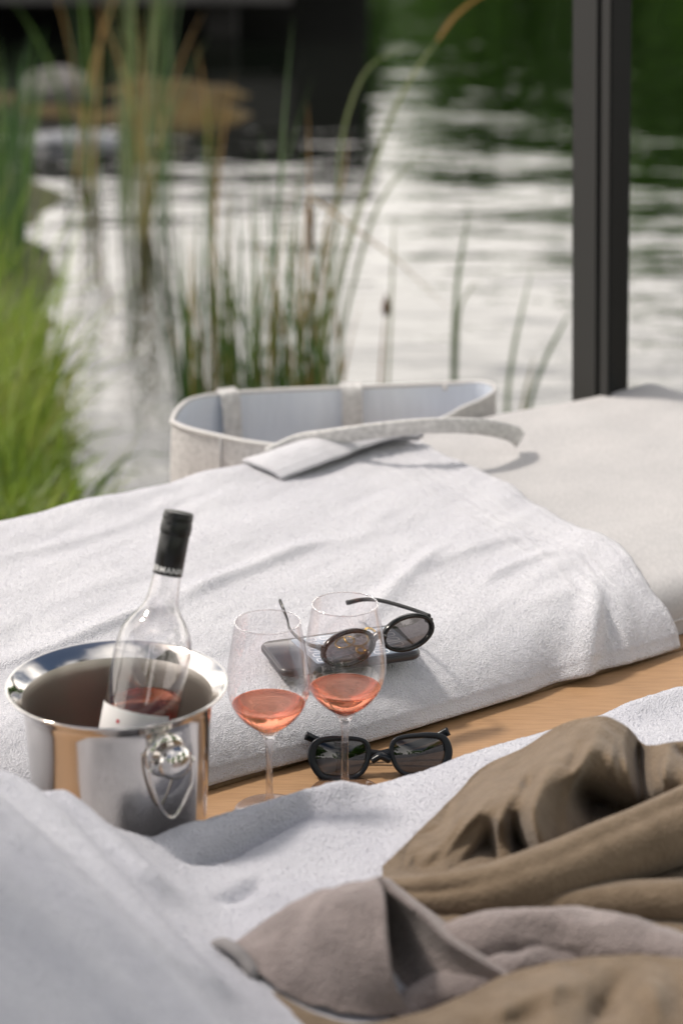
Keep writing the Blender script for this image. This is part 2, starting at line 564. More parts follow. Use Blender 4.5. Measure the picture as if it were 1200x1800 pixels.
def far_z(X, Y):
    return WZ - .3 + .9 * np.clip((Y - 29 + .8 * np.sin(X * .3)) / 3, 0, 1.3) + .15 * fbm(X * .4, Y * .4, 6)
put(terrain('far_bank', np.linspace(-60, 70, 90), np.linspace(26, 90, 40), far_z, M['soil']), 'green far bank of the lake under the trees', 'bank', kind='structure')

# deck that the daybeds stand on: boards laid along the daybed
DZ = -0.30
deck = empty('deck', bed(0, 0, DZ))
put(deck, 'timber deck under the daybed at the lake edge', 'deck', kind='structure')
vv, ff = bevel_box((0, 0, 0), (5.2, .138, .03), BED_AX, .004, 1)
first = None
for k in range(22):
    c = bed(.6, -2.1 + k * .145, DZ - .015)
    if first is None:
        first = mesh('plank', vv, ff, M['deck'], deck, smooth=False, world_space=False)
        o = first
    else:
        o = first.copy(); COL.objects.link(o); o.parent = deck
    o.location = Vector(c) - deck.location

# far jetty with its dark underside
jet = empty('jetty', (-1.9, 11.2, WZ), 'low grey timber jetty over black shade on the far side of the water', 'jetty')
def jbox(name, x0, x1, y0, y1, z0, z1, mat):
    v, f = bevel_box(((x0 + x1) / 2, (y0 + y1) / 2, (z0 + z1) / 2), (x1 - x0, y1 - y0, z1 - z0), None, .008, 1)
    return mesh(name, v, f, mat, jet, smooth=False)
JX1 = at_depth(512, 10, 11.0)[0]
jbox('fascia_board', -5.2, JX1, 11.0, 11.05, -.437, -.20, M['greywood'])
for k in range(14):
    x0 = -5.2 + k * (JX1 + 5.2) / 14
    jbox('deck_board', x0, x0 + (JX1 + 5.2) / 14 - .012, 11.056, 13.2, -.19, -.15, M['greywood'])
for x in (-4.4, -3.1, -1.75, -.55):
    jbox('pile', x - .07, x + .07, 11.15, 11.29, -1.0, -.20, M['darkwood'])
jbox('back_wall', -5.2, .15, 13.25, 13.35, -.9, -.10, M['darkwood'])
hut = empty('boathouse', (-2.6, 14.0, WZ), 'black timber boathouse standing behind the far jetty', 'boathouse')
for nm, (x0, x1, y0, y1, z0, z1), mt in [('wall', (-5.6, .12, 13.5, 17.0, -.8, .55), M['darkwood']), ('roof', (-5.8, .2, 13.4, 17.2, .553, .63), M['darkwood'])]:
    v, f = bevel_box(((x0 + x1) / 2, (y0 + y1) / 2, (z0 + z1) / 2), (x1 - x0, y1 - y0, z1 - z0), None, .01, 1)
    mesh(nm, v, f, mt, hut, smooth=False)

def rock(name, c, size, mat, seed, label):
    bm = bmesh.new()
    bmesh.ops.create_icosphere(bm, subdivisions=4, radius=1)
    rr = np.random.RandomState(seed)
    dirs = rr.normal(size=(9, 3)); dirs /= np.linalg.norm(dirs, axis=1)[:, None]
    for v in bm.verts:
        p = np.array(v.co)
        k = 1.0
        for d in dirs:
            k = min(k, .86 / max(p @ d, .3) if p @ d > .55 else k)
        k *= 1 + .05 * float(vnoise(p[0] * 3 + seed, p[1] * 3 + p[2] * 2, seed))
        q = p * k
        v.co = (c[0] + q[0] * size[0], c[1] + q[1] * size[1], c[2] + q[2] * size[2])
    o = bm_mesh(name, bm, mat, loc=c)
    return put(o, label, 'stone')
p = at(100, 190, WZ); rock('stone', (p[0], p[1] + .1, WZ + .04), (.16, .14, .10), M['stone'], 3, 'rounded pale stone on the mud in front of the jetty')
p = at(150, 250, WZ); rock('stone', (p[0] - .05, p[1], WZ), (.19, .12, .045), M['wetstone'], 5, 'flat wet grey stone barely above the water below the pale stone')

# ------------------------------------------------------------------ trees on the far bank (seen in the water)
def tree(x, y, h, w, seed, label):
    rr = np.random.RandomState(seed)
    z0 = float(far_z(np.array([x]), np.array([y]))[0]) - .1
    root = empty('broadleaf_tree', (x, y, z0), label, 'tree', 'trees on the far bank' if y > 20 else 'garden trees')
    tp = Parts()
    trunk = catmull([(x, y, z0), (x + .1 * w * rr.randn() * .3, y, z0 + h * .3), (x, y + .05 * w, z0 + h * .6), (x, y, z0 + h * .85)], 10)
    tp.add(*tube(trunk, np.linspace(.035 * h, .008 * h, 10), 8))
    cl = []
    for k in range(11):
        a = rr.rand() * 6.28; hh = .25 + .55 * rr.rand()
        b0 = np.array([x, y, z0 + h * hh * .8])
        e = np.array([x + math.cos(a) * w * (.25 + .25 * rr.rand()), y + math.sin(a) * w * (.25 + .25 * rr.rand()), z0 + h * (hh + .12)])
        tp.add(*tube(catmull([b0, (b0 + e) / 2 + (0, 0, .05 * h), e], 5), np.linspace(.012 * h, .004 * h, 5), 5))
        cl.append((e, .2 * w * (.8 + .6 * rr.rand())))
    for k in range(10):
        a = rr.rand() * 6.28; q = rr.rand() ** .5 * .4 * w; hh = .35 + .6 * rr.rand()
        cl.append((np.array([x + math.cos(a) * q * (1.2 - hh * .6), y + math.sin(a) * q * (1.2 - hh * .6), z0 + h * hh]), .18 * w * (.8 + .5 * rr.rand())))
    for k in range(9):
        a = rr.rand() * 6.28; q = rr.rand() ** .5 * .45 * w
        cl.append((np.array([x + math.cos(a) * q, y + math.sin(a) * q, z0 + h * (.06 + .26 * rr.rand())]), .17 * w * (.8 + .5 * rr.rand())))
    tp.build('trunk', M['bark'], root)
    n = 4200
    Vs = []
    for k in range(n):
        c, rad = cl[rr.randint(len(cl))]
        d = rr.normal(size=3); d /= np.linalg.norm(d)
        p = c + d * rad * (rr.rand() ** .4) * np.array([1, 1, .75])
        u = rr.normal(size=3); u /= np.linalg.norm(u)
        v = np.cross(u, rr.normal(size=3)); v /= np.linalg.norm(v)
        L_ = .035 * h * (.6 + .8 * rr.rand())
        Vs += [p - u * L_, p + v * L_ * .5, p + u * L_, p - v * L_ * .5]
    mesh('crown', np.array(Vs), [(4 * i, 4 * i + 1, 4 * i + 2, 4 * i + 3) for i in range(n)], M['crown'], root, smooth=False)
    return root
TREES = [(.4, 32, 2.6, 2.0, 'low shrub at the left end of the far bank trees'), (1.7, 33, 4.6, 3.0, 'small bushy tree beside the low shrub on the far bank'), (3.7, 33.5, 5.7, 4.2, 'third tree along the far bank from the left'),
         (2.8, 34.5, 5.0, 3.2, 'tree standing back between two others on the far bank'), (5.0, 35, 6.2, 4.0, 'tree set back behind the tall tree on the far bank'), (6.2, 33, 6.6, 5.0, 'tall tree on the far bank reflected behind the post'), (9.4, 34, 7.6, 6.0, 'tallest spreading tree on the far bank'),
         (13.4, 33.5, 7.4, 6.0, 'broad tree right of the tallest on the far bank'), (18.0, 34, 7.6, 6.4, 'last tree on the right of the far bank'),
         (-9.5, 40, 3.4, 4.5, 'low tree behind the boathouse roof'), (-16, 42, 3.8, 5.2, 'low tree far left beyond the boathouse'),
         (.02, 13.9, 1.45, .7, 'dark bush at the corner of the boathouse'), (-3.2, 42, 2.5, 3.5, 'low shrubby tree beyond the end of the jetty')]
for k, (x, y, h, w, lb) in enumerate(TREES): tree(x, y, h, w, 40 + k, lb)

# added canopy, out of view left of the camera: it shades the lower left of the foreground
can = empty('added_shade_canopy', (-2.6, .8, DZ), 'added grey fabric canopy on four metal posts, out of view, shading the lower left', 'canopy')
CX0, CX1, CY0, CY1, CZT = -3.7, -1.44, -.4, 2.07, 2.25
for x in (CX0 + .06, CX1 - .06):
    for y in (CY0 + .06, CY1 - .06):
        v, f = bevel_box((x, y, (DZ + CZT) / 2 - .03), (.07, .07, CZT - DZ - .08), None, .003, 1)
        mesh('post', v, f, M['post'], can, smooth=False)
v, f = bevel_box(((CX0 + CX1) / 2, (CY0 + CY1) / 2, CZT), (CX1 - CX0, CY1 - CY0, .05), None, .012, 2)
mesh('roof', v, f, M['cushion'], can, smooth=False)
# garden behind the camera; its unseen trees are added to cut the sky light
def lawn_z(X, Y): return -.46 + .5 * np.clip((-Y - 4) / 10, 0, 1) + .05 * fbm(X * .5, Y * .5, 13)
put(terrain('lawn', np.linspace(-30, 30, 50), np.linspace(-30, 1.2, 40), lawn_z, M['soil']), 'garden ground behind the daybeds', 'lawn', kind='structure')
far_z_keep = far_z
far_z = lambda X, Y: lawn_z(X, Y) - .05
for k, (x, y, h, w, lb) in enumerate([(9.5, 1.5, 6.0, 5.0, 'added sky-blocking tree beside the daybeds to the right, out of view'), (8.5, -4.5, 6.5, 5.5, 'second added sky-blocking tree to the right behind the daybeds'), (4.0, -9.0, 6.5, 6.0, 'added sky-blocking tree straight behind the daybeds, the right one'),
                                      (-1.6, -10.5, 6.5, 6.0, 'added sky-blocking tree straight behind the daybeds, the middle one'), (-7.5, -11, 6.5, 6.0, 'added sky-blocking tree behind the daybeds, the left one')]):
    tree(x, y, h, w, 80 + k, lb)
far_z = far_z_keep

# ------------------------------------------------------------------ reeds and grass
def blade_geo(base, tip, w, bend, n=9, vee=.25, seed=0, droop=0.0):
    """a strap leaf from base to tip: V-shaped cross-section, bending by the offset vector"""
    base, tip, bend = np.array(base, float), np.array(tip, float), np.array(bend, float)
    u = np.linspace(0, 1, n)
    P = base + np.outer(u, tip - base) + np.outer(np.sin(u * math.pi * .5) - u, bend) * 2.4
    P[:, 2] -= droop * u ** 3
    T = np.gradient(P, axis=0); T /= np.linalg.norm(T, axis=1)[:, None]
    ph = seed * 2.399
    sd0 = np.array([math.cos(ph), math.sin(ph), 0])
    Vb = []
    for i in range(n):
        sd = sd0 - T[i] * (sd0 @ T[i]); sd /= np.linalg.norm(sd) + 1e-9
        nr = np.cross(T[i], sd)
        ww = w * (1 - u[i] ** 2.2) ** .9 * (.75 + .25 * min(1, u[i] * 5)) + .0004
        Vb += [P[i] - sd * ww / 2 + nr * ww * vee, P[i], P[i] + sd * ww / 2 + nr * ww * vee]
    return np.array(Vb), grid_faces(n, 3)
def clump(name, label, blades, center, group='reeds standing in the water', cat='reeds'):
    root = empty(name, center, label, cat, group)
    for k, (b, t, w, bend, mat, dr) in enumerate(blades):
        v, f = blade_geo(b, t, w, bend, seed=k + int(abs(center[0]) * 100), droop=dr)
        mesh('reed_leaf', v, f, M[mat], root)
    return root
rr = np.random.RandomState(11)
def reed_set(pxs, Yr, tops, n, mats, w=(.006, .012), lean=.05, seed=1, dr=.0):
    q = np.random.RandomState(seed)
    out = []
    for k in range(n):
        Y = Yr[0] + q.rand() * (Yr[1] - Yr[0])
        px = pxs[0] + q.rand() * (pxs[1] - pxs[0])
        g = at_depth(px, 600, Y)
        b = np.array([g[0], Y, WZ - .03])
        top = tops[0] + q.rand() ** 1.3 * (tops[1] - tops[0])
        tpnt = at_depth(px, top, Y)
        ln = q.randn() * lean
        t = np.array([tpnt[0] + ln, Y + q.randn() * .04, tpnt[2]])
        out.append((b, t, w[0] + q.rand() * (w[1] - w[0]), (-ln * .5, 0, 0), mats[q.randint(len(mats))], dr * q.rand()))
    return out
GM = ['reed', 'reed', 'reed_dark', 'reed_olive', 'straw']
def base_of(bl): return np.append(np.mean([b[0][:2] for b in bl], axis=0), WZ)
bl = reed_set((318, 395), (4.75, 5.15), (320, 620), 50, ['reed', 'reed_olive', 'reed_dark', 'reed_dark', 'reed', 'straw'], (.005, .011), .035, 2)
clump('reed_clump', 'dense olive green reed clump behind the left end of the tote bag', bl, base_of(bl))
bl = reed_set((402, 528), (4.75, 5.3), (230, 620), 78, ['reed', 'reed', 'reed_dark', 'reed_dark', 'reed_olive', 'reed', 'straw'], (.005, .010), .05, 3)
bl += [(at(470, 835, WZ), at_depth(515, 30, 5.0), .012, (-.02, 0, 0), 'reed', 0), (at(450, 835, WZ), at_depth(552, 118, 5.1), .012, (-.07, 0, .03), 'reed', .02)]
clump('reed_clump', 'tall dark green reed clump behind the middle of the tote bag', bl, base_of(bl))
bl = reed_set((525, 600), (4.75, 5.2), (340, 630), 38, ['reed', 'reed_dark', 'reed_dark', 'straw', 'reed_olive', 'reed'], (.005, .011), .055, 4)
clump('reed_clump', 'mixed green and straw brown reed clump under the long arching leaf', bl, base_of(bl))
bl = reed_set((215, 305), (6.9, 7.8), (-200, 260), 40, ['reed', 'pale_reed', 'pale_reed', 'reed_dark', 'reed_olive'], (.006, .012), .06, 5)
bl += reed_set((250, 330), (6.9, 7.4), (0, 140), 3, ['straw'], (.009, .015), .12, 15)
clump('reed_clump', 'tall blurred green reed clump in front of the black jetty shade', bl, base_of(bl))
bl = reed_set((128, 190), (7.6, 8.2), (-160, 130), 10, ['straw', 'reed_olive', 'reed', 'reed_dark'], (.010, .018), .09, 6)
clump('reed_clump', 'orange straw coloured reeds leaning beside the pale stone', bl, base_of(bl))
bl = reed_set((345, 385), (6.6, 7.0), (60, 260), 6, ['reed', 'reed_olive', 'straw'], (.010, .016), .03, 16)
clump('reed_clump', 'thin reeds with an orange tip in front of the amber mud', bl, base_of(bl))
bl = reed_set((-40, 50), (6.2, 7.0), (40, 420), 40, ['reed_dark', 'reed_dark', 'reed'], (.012, .022), .05, 7)
clump('reed_clump', 'dark green sedge at the far left above the bright grass', bl, base_of(bl))
# single plants
def single(name, label, items, cat='reed', group='single reeds right of the clumps', head=None):
    root = empty(name, np.array(items[0][0]), label, cat, group)
    for k, (b, t, w, bend, mat, dr) in enumerate(items):
        v, f = blade_geo(b, t, w, bend, n=14, seed=k * 3 + 1, droop=dr)
        mesh('reed_leaf', v, f, M[mat], root)
    if head:
        (px, py0, py1, Y, rad) = head
        a, b = at_depth(px, py1, Y), at_depth(px, py0, Y)
        path = [a + (b - a) * q for q in np.linspace(0, 1, 9)]
        prof = [.25, .75, 1, 1.05, 1, .85, .6, .35, .12]
        v, f = tube(path, np.array(prof) * rad, 10)
        mesh('seed_head', v, f, M['cattail'], root)
    return root
def G(px, Y): 
    g = at_depth(px, 600, Y); return (g[0], Y, WZ - .03)
def arc_blade(pts, w, mat, Y):
    P = catmull([at_depth(a, b, Y) for a, b in pts], 22)
    return P, w, mat
root = empty('reed', G(575, 4.9), 'long arching reed leaf curving right with a yellow orange tip', 'reed', 'single reeds right of the clumps')
def ribbon(root, pts, w, mat, Y, ph=.3, name='reed_leaf'):
    P = catmull([at_depth(a, b, Y) for a, b in pts], 24)
    T = np.gradient(P, axis=0); T /= np.linalg.norm(T, axis=1)[:, None]
    u = np.linspace(0, 1, 24); Vb = []
    for i in range(24):
        sd = np.array([math.cos(ph), math.sin(ph), 0]); sd = sd - T[i] * (sd @ T[i]); sd /= np.linalg.norm(sd)
        nr = np.cross(T[i], sd); ww = w * (1 - u[i] ** 3) ** .8 * (.7 + .3 * min(1, u[i] * 5)) + .0005
        Vb += [P[i] - sd * ww / 2 + nr * ww * .2, P[i], P[i] + sd * ww / 2 + nr * ww * .2]
    return mesh(name, np.array(Vb), grid_faces(24, 3), M[mat], root)
ribbon(root, [(545, 840), (565, 640), (600, 470), (650, 310), (695, 190), (740, 110), (770, 70)], .011, 'pale_reed', 4.9)
ribbon(root, [(768, 72), (790, 40), (815, 15), (845, -5), (880, -20)], .009, 'straw', 4.9)
ribbon(root, [(555, 840), (560, 600), (590, 420), (600, 250), (640, 130), (700, 90), (760, 85)], .008, 'pale_reed', 5.05)
root = empty('reed', G(610, 4.85), 'pale leaning reed leaf low over the white water', 'reed', 'single reeds right of the clumps')
ribbon(root, [(575, 840), (600, 600), (650, 400), (700, 310), (760, 262)], .008, 'pale_reed', 4.95)
ribbon(root, [(590, 840), (600, 640), (570, 430), (600, 330), (612, 240)], .007, 'straw', 5.1)
root = empty('reed', G(560, 5.0), 'broken straw reed slanting down to the right across the water', 'reed', 'single reeds right of the clumps')
ribbon(root, [(520, 840), (528, 600), (540, 372), (552, 352), (600, 385), (640, 415), (700, 460), (790, 545)], .006, 'straw', 4.95)
root = empty('reed', G(800, 4.85), 'slim upright reed with one side leaf standing alone in the water', 'reed', 'single reeds right of the clumps')
ribbon(root, [(798, 840), (797, 640), (802, 520), (812, 440), (826, 360)], .010, 'reed', 4.85)
ribbon(root, [(800, 720), (806, 560), (822, 515), (842, 490)], .006, 'pale_reed', 4.85)
root = empty('reed', G(890, 4.8), 'short green reed between the lone reed and the post', 'reed', 'single reeds right of the clumps')
ribbon(root, [(888, 840), (892, 700), (902, 620), (915, 555), (935, 470)], .009, 'reed', 4.8)
root = empty('reed', G(935, 4.8), 'green reed leaf leaning right against the metal post', 'reed', 'single reeds right of the clumps')
ribbon(root, [(925, 840), (930, 720), (955, 640), (985, 580), (1002, 548)], .010, 'reed', 4.75)
ribbon(root, [(915, 840), (918, 730), (928, 670), (940, 625)], .007, 'reed_olive', 4.75)
root = empty('cattail', G(672, 4.9), 'short cattail with a dark brown pointed seed head', 'cattail', 'cattails')
ribbon(root, [(668, 840), (668, 700), (672, 620), (678, 545)], .006, 'straw', 4.85)
ribbon(root, [(676, 840), (682, 660), (690, 470), (692, 380)], .006, 'pale_reed', 4.9)
a, b = at_depth(678, 556, 4.85), at_depth(679, 516, 4.85)
v, f = tube([a + (b - a) * q for q in np.linspace(0, 1, 9)], np.array([.3, .8, 1, 1.05, .95, .75, .5, .28, .1]) * .0085, 10)
mesh('seed_head', v, f, M['cattail'], root)
root = empty('cattail', G(545, 4.95), 'slender cattail with a long dark seed head beside the clump', 'cattail', 'cattails')
ribbon(root, [(548, 840), (546, 600), (545, 455), (543, 300), (541, 180)], .005, 'straw', 4.95)
a, b = at_depth(547, 445, 4.93), at_depth(546, 362, 4.93)
v, f = tube([a + (b - a) * q for q in np.linspace(0, 1, 9)], np.array([.6, .95, 1, 1, 1, 1, .95, .8, .3]) * .006, 10)
mesh('seed_head', v, f, M['cattail'], root)

# bright grass on the near bank (stuff)
q = np.random.RandomState(21)
gp = Parts()
cnt = 0
while cnt < 3800:
    Y = 3.7 + q.rand() * 1.9
    X = -1.6 + q.rand() * 1.25
    z0 = float(bank_z(np.array([X]), np.array([Y]))[0])
    if z0 < WZ - .03: continue
    dens = 1.0 if X < -.55 - .11 * (Y - 4.2) else .3
    if q.rand() > dens: continue
    h = (.11 + .22 * q.rand() ** 1.5) * (1 + .25 * float(vnoise(X * 5, Y * 5, 9)))
    ln = np.array([q.randn() * .09 + .03, q.randn() * .07, 0])
    v, f = blade_geo((X, Y, z0 - .02), (X + ln[0], Y + ln[1], z0 + h), .005 + .010 * q.rand() ** 2, -ln * .5, n=5, seed=cnt, droop=.05 * q.rand())
    gp.add(v, f)
    cnt += 1
for k in range(260):
    Y = 3.9 + q.rand() * 1.6; X = -.98 + q.rand() * .42 - .08 * (Y - 4.2)
    z0 = float(bank_z(np.array([X]), np.array([Y]))[0]) - .03
    h = .32 + .30 * q.rand(); ln = np.array([q.randn() * .09 + .02, q.randn() * .06, 0])
    v, f = blade_geo((X, Y, z0), (X + ln[0], Y + ln[1], z0 + h), .004 + .004 * q.rand(), -ln * .6, n=8, seed=k, droop=.06 * q.rand())
    gp.add(v, f)
put(gp.build('grass', M['grass']), 'bright back-lit green grass on the bank left of the bag', 'grass', kind='stuff')
root = empty('sedge', (-.62, 4.2, -.55), 'arching grass leaf bending right over the water at the bank edge', 'sedge')
ribbon(root, [(150, 890), (190, 835), (225, 805), (262, 797), (300, 803)], .007, 'reed', 4.3)
ribbon(root, [(140, 900), (185, 850), (210, 830), (250, 835)], .006, 'reed', 4.3)

# ------------------------------------------------------------------ daybed platform, cushions, post
plat = empty('daybed_platform', bed(.2, 0, DZ), 'low wooden daybed platform under both cushions', 'daybed')
for k, (t0, t1) in enumerate([(-1.05, -.62), (-.614, -.205), (-.199, .005), (.011, .36), (.366, .715)]):
    v, f = bevel_box(bed(.15, (t0 + t1) / 2, -.02), (2.5, t1 - t0, .04), BED_AX, .003, 2)
    mesh('board', v, f, M['wood'], plat, smooth=False)
for t in (-1.03, .695):
    v, f = bevel_box(bed(.15, t, -.095), (2.48, .03, .108), BED_AX, .003, 1)
    mesh('side_rail', v, f, M['wood'], plat, smooth=False)
for s in (-1.0, 1.25):
    for t in (-.97, .63):
        v, f = bevel_box(bed(s, t, -.172), (.07, .07, .256), BED_AX, .004, 1)
        mesh('leg', v, f, M['wood'], plat, smooth=False)

def cushion_geo(s0, s1, t0, t1, z0, z1, r, fz=None, nz_=0.0, seed=0, step=.012):
    """soft-edged slab: rounded top edges, sides down to z0"""
    def axis(a, b):
        e = r * (1 - np.cos(np.linspace(0, math.pi / 2, 7)))
        mid = np.linspace(a + r, b - r, max(3, int((b - a - 2 * r) / step)))
        return np.concatenate([a + e[:-1], mid, (b - e[:-1])[::-1]])
    ss, tt = axis(s0, s1), axis(t0, t1)
    Sg, Tg = np.meshgrid(ss, tt, indexing='ij')
    rc = r * 1.0
    ds = np.minimum(Sg - s0, s1 - Sg); dt = np.minimum(Tg - t0, t1 - Tg)
    a = np.clip(r - ds, 0, r); b = np.clip(r - dt, 0, r)
    dd = np.minimum(np.sqrt(a * a + b * b), r)
    Z = z1 - r + np.sqrt(np.maximum(r * r - dd * dd, 0))
    ins = np.clip(np.minimum(ds, dt) / .12, 0, 1)
    Z = Z + nz_ * fbm(Sg * 6, Tg * 9, seed, 3) * ins + nz_ * .8 * ins
    if fz is not None: Z = Z + fz(Sg, Tg)
    n, m = Sg.shape
    P = np.stack([BO[0] + Sg * BA[0] + Tg * BB[0], BO[1] + Sg * BA[1] + Tg * BB[1], Z], -1).reshape(-1, 3)
    ring = [i * m for i in range(n)] + [(n - 1) * m + j for j in range(1, m)] + [i * m + m - 1 for i in range(n - 2, -1, -1)] + [j for j in range(m - 2, 0, -1)]
    low = P[ring].copy()
    base = low[:, 2] - (z1 - r - z0)
    low[:, 2] = base
    o = len(P)
    Fc = grid_faces(n, m)
    k = len(ring)
    Fc += [(ring[i], ring[(i + 1) % k], o + (i + 1) % k, o + i) for i in range(k)]
    return np.vstack([P, low]), Fc
CZ = .058
cw = lambda Sg, Tg: .0022 * np.sin(Sg * 23 + 3 * vnoise(Sg * 4, Tg * 4, 8)) * np.clip((Sg - .6) / .2, 0, 1) * np.clip(Tg / .1, 0, 1) - .008 * np.clip((.60 - Sg) / .08, 0, 1) * np.clip((Tg - .06) / .05, 0, 1)
v, f = cushion_geo(-.95, 1.19, .035, .69, .002, CZ, .038, cw, .003, 2)
c1 = put(mesh('cushion', v, f, M['cushion'], loc=bed(.1, .36, 0)), 'greige canvas daybed cushion beside the water under the spread towel', 'cushion', 'daybed cushions')
# piping seam along the exposed front edge
sp = tube(catmull([bed(s, .0352 - .0005, .020) for s in np.linspace(.3, 1.15, 20)], 60), .0011, 6)
seam = mesh('seam', sp[0], sp[1], M['trim'], c1, world_space=True)

CZ2 = .066
SC0 = lambda T: -.150 + (T + .18) * .27
RAMP = math.tan(R(33))
def ramp_z(Sg, Tg):
    x = (SC0(Tg) - Sg)
    k = .018
    h = RAMP * k * np.logaddexp(0, x / k)
    return .44 - .03 * np.logaddexp(0, (.44 - h) / .03)
v, f = cushion_geo(-.15, 1.15, -.95, -.215, .002, CZ2, .03, None, .002, 4)
put(mesh('cushion', v, f, M['cushion'], loc=bed(.5, -.58, 0)), 'flat seat cushion of the near daybed hidden under towel and robe', 'cushion', 'daybed cushions')
v, f = cushion_geo(-.71, -.20, -.95, -.215, .002, CZ2 - .012, .03, lambda a, b: ramp_z(a, b) - .006, .0, 5)
put(mesh('backrest_cushion', v, f, M['cushion'], loc=bed(-.45, -.58, 0)), 'raised backrest cushion of the near daybed under the shaded towel', 'cushion', 'daybed cushions')

# post of the canopy frame
post = empty('metal_post', bed(1.095, .72, DZ), 'dark grey metal canopy post with a vertical groove behind the cushion', 'post')
pb = at(1003, 690, .05); 
pdir = lambda a: np.array([math.cos(a), math.sin(a), 0])
pl = at_depth(1004, 690, 3.32); pc = at_depth(1069, 690, 3.26); pr = at_depth(1101, 690, 3.36)
top_z = 2.3
e1 = pc - pl; e1[2] = 0; e2 = pr - pc; e2[2] = 0
L1, L2 = np.linalg.norm(e1), np.linalg.norm(e2); e1 /= L1; e2 /= L2
n1_ = np.array([e1[1], -e1[0], 0])
# plan outline with a groove in the left face
pts = [pl, pl + e1 * L1 * .655, pl + e1 * L1 * .655 - n1_ * .010, pl + e1 * L1 * .745 - n1_ * .010, pl + e1 * L1 * .745, pc, pc + e2 * L2, pl + e2 * L2]
k = len(pts)
LEAN = .030          # the post stands a hair out of plumb
V = [(p[0] - LEAN * (DZ - .05), p[1], DZ) for p in pts] + [(p[0] - LEAN * (top_z - .05), p[1], top_z) for p in pts]
F = [(i, (i + 1) % k, k + (i + 1) % k, k + i) for i in range(k)] + [tuple(range(k, 2 * k))]
bm = bmesh.new()
vs = [bm.verts.new(x) for x in V]
for fc in F: bm.faces.new([vs[i] for i in fc])
bmesh.ops.bevel(bm, geom=[e for e in bm.edges if abs(e.verts[0].co.z - e.verts[1].co.z) > 1], offset=.0016, segments=2, affect='EDGES')
bm_mesh('post_profile', bm, M['post'], post, smooth=False)
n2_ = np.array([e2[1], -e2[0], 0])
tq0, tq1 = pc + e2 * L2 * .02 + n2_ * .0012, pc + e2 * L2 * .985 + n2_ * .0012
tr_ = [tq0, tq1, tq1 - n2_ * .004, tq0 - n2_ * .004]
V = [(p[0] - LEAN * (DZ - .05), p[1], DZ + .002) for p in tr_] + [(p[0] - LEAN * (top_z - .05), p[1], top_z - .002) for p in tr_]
mesh('shade_side_plate', V, [(0, 1, 5, 4), (1, 2, 6, 5), (2, 3, 7, 6), (3, 0, 4, 7), (4, 5, 6, 7), (3, 2, 1, 0)], M['post_shade'], post, smooth=False)  # near-black plate standing in for shade on the post's right face
pm = pl + e1 * L1 * .5 + e2 * L2 * .5
v, f = bevel_box((pm[0], pm[1], DZ + .005), (.14, .14, .01), BED_AX, .002, 1)
mesh('base_plate', v, f, M['post'], post, smooth=False)

def pile(o, P, count, length, width, seed, mat, flip=1.0, box=None, mask=None):
    """the terry loops: short bent tufts standing on a cloth given as a grid of points"""
    q = np.random.RandomState(seed)
    n, m = P.shape[:2]
    ok = np.ones((n - 1, m - 1), bool)
    c = P[:-1, :-1]
    if box is not None: ok = (c[..., 0] > box[0]) & (c[..., 0] < box[1]) & (c[..., 1] > box[2]) & (c[..., 1] < box[3])
    if mask is not None: ok &= mask[:-1, :-1]
    du, dv = P[1:, :-1] - P[:-1, :-1], P[:-1, 1:] - P[:-1, :-1]
    N_ = np.cross(du, dv) * flip
    ar = np.linalg.norm(N_, axis=-1)
    N_ = N_ / (ar[..., None] + 1e-12)
    pr = (ar * ok).ravel(); pr = np.cumsum(pr / pr.sum())
    idx = np.minimum(np.searchsorted(pr, q.rand(count)), len(pr) - 1)
    a, b = q.rand(count, 1), q.rand(count, 1)
    f2 = lambda A_: A_.reshape(-1, 3)[idx]
    base = f2(c) + f2(du) * a + f2(dv) * b
    nn = f2(N_)
    lean = q.normal(size=(count, 3)) * .55 + np.array([.25, -.1, 0])
    d = nn + lean; d -= nn * np.minimum((d * nn).sum(1, keepdims=True) - .35, 0)
    d /= np.linalg.norm(d, axis=1, keepdims=True)
    sd = np.cross(d, q.normal(size=(count, 3))); sd /= np.linalg.norm(sd, axis=1, keepdims=True) + 1e-9
    L_ = length * (.6 + .7 * q.rand(count, 1)) * (.8 + .4 * fbm(base[:, 0] * 60, base[:, 1] * 60, seed)[:, None])
    W_ = width * (.7 + .6 * q.rand(count, 1))
    mid = base + d * L_ * .6
    tip = base + d * L_ + lean * L_ * .35
    base = base - nn * .0004
    V = np.stack([base - sd * W_ * .5, base + sd * W_ * .5, mid + sd * W_ * .55, mid - sd * W_ * .55, tip], 1).reshape(-1, 3)
    me = bpy.data.meshes.new('terry_pile')
    off = np.array(o.location)
    me.vertices.add(len(V)); me.vertices.foreach_set('co', (V - off).ravel())
    k5 = np.arange(count)[:, None] * 5
    loops = np.concatenate([k5 + [0, 1, 2, 3], k5 + [3, 2, 4]], 1).ravel()
    me.loops.add(len(loops)); me.loops.foreach_set('vertex_index', loops)
    me.polygons.add(2 * count)
    st_ = np.stack([np.arange(count) * 7, np.arange(count) * 7 + 4], 1).ravel()
    me.polygons.foreach_set('loop_start', st_)
    me.update(calc_edges=True); me.validate()
    me.materials.append(mat)
    c_ = bpy.data.objects.new('terry_pile', me); COL.objects.link(c_); c_.parent = o
    c_['kind'] = 'stuff'
    return c_
def tuft_mat(name, col):
    m, N, L, P = new_mat(name)
    N.remove(P)
    d = N.new('ShaderNodeBsdfDiffuse'); t = N.new('ShaderNodeBsdfTranslucent')
    for b_ in (d, t): b_.inputs['Color'].default_value = (*col, 1)
    sh = N.new('ShaderNodeMixShader'); sh.inputs[0].default_value = .35
    L.new(d.outputs[0], sh.inputs[1]); L.new(t.outputs[0], sh.inputs[2])
    L.new(sh.outputs[0], N['Material Output'].inputs['Surface'])
    return m
M['tuft'] = tuft_mat('towel_loops', (.725, .725, .765))
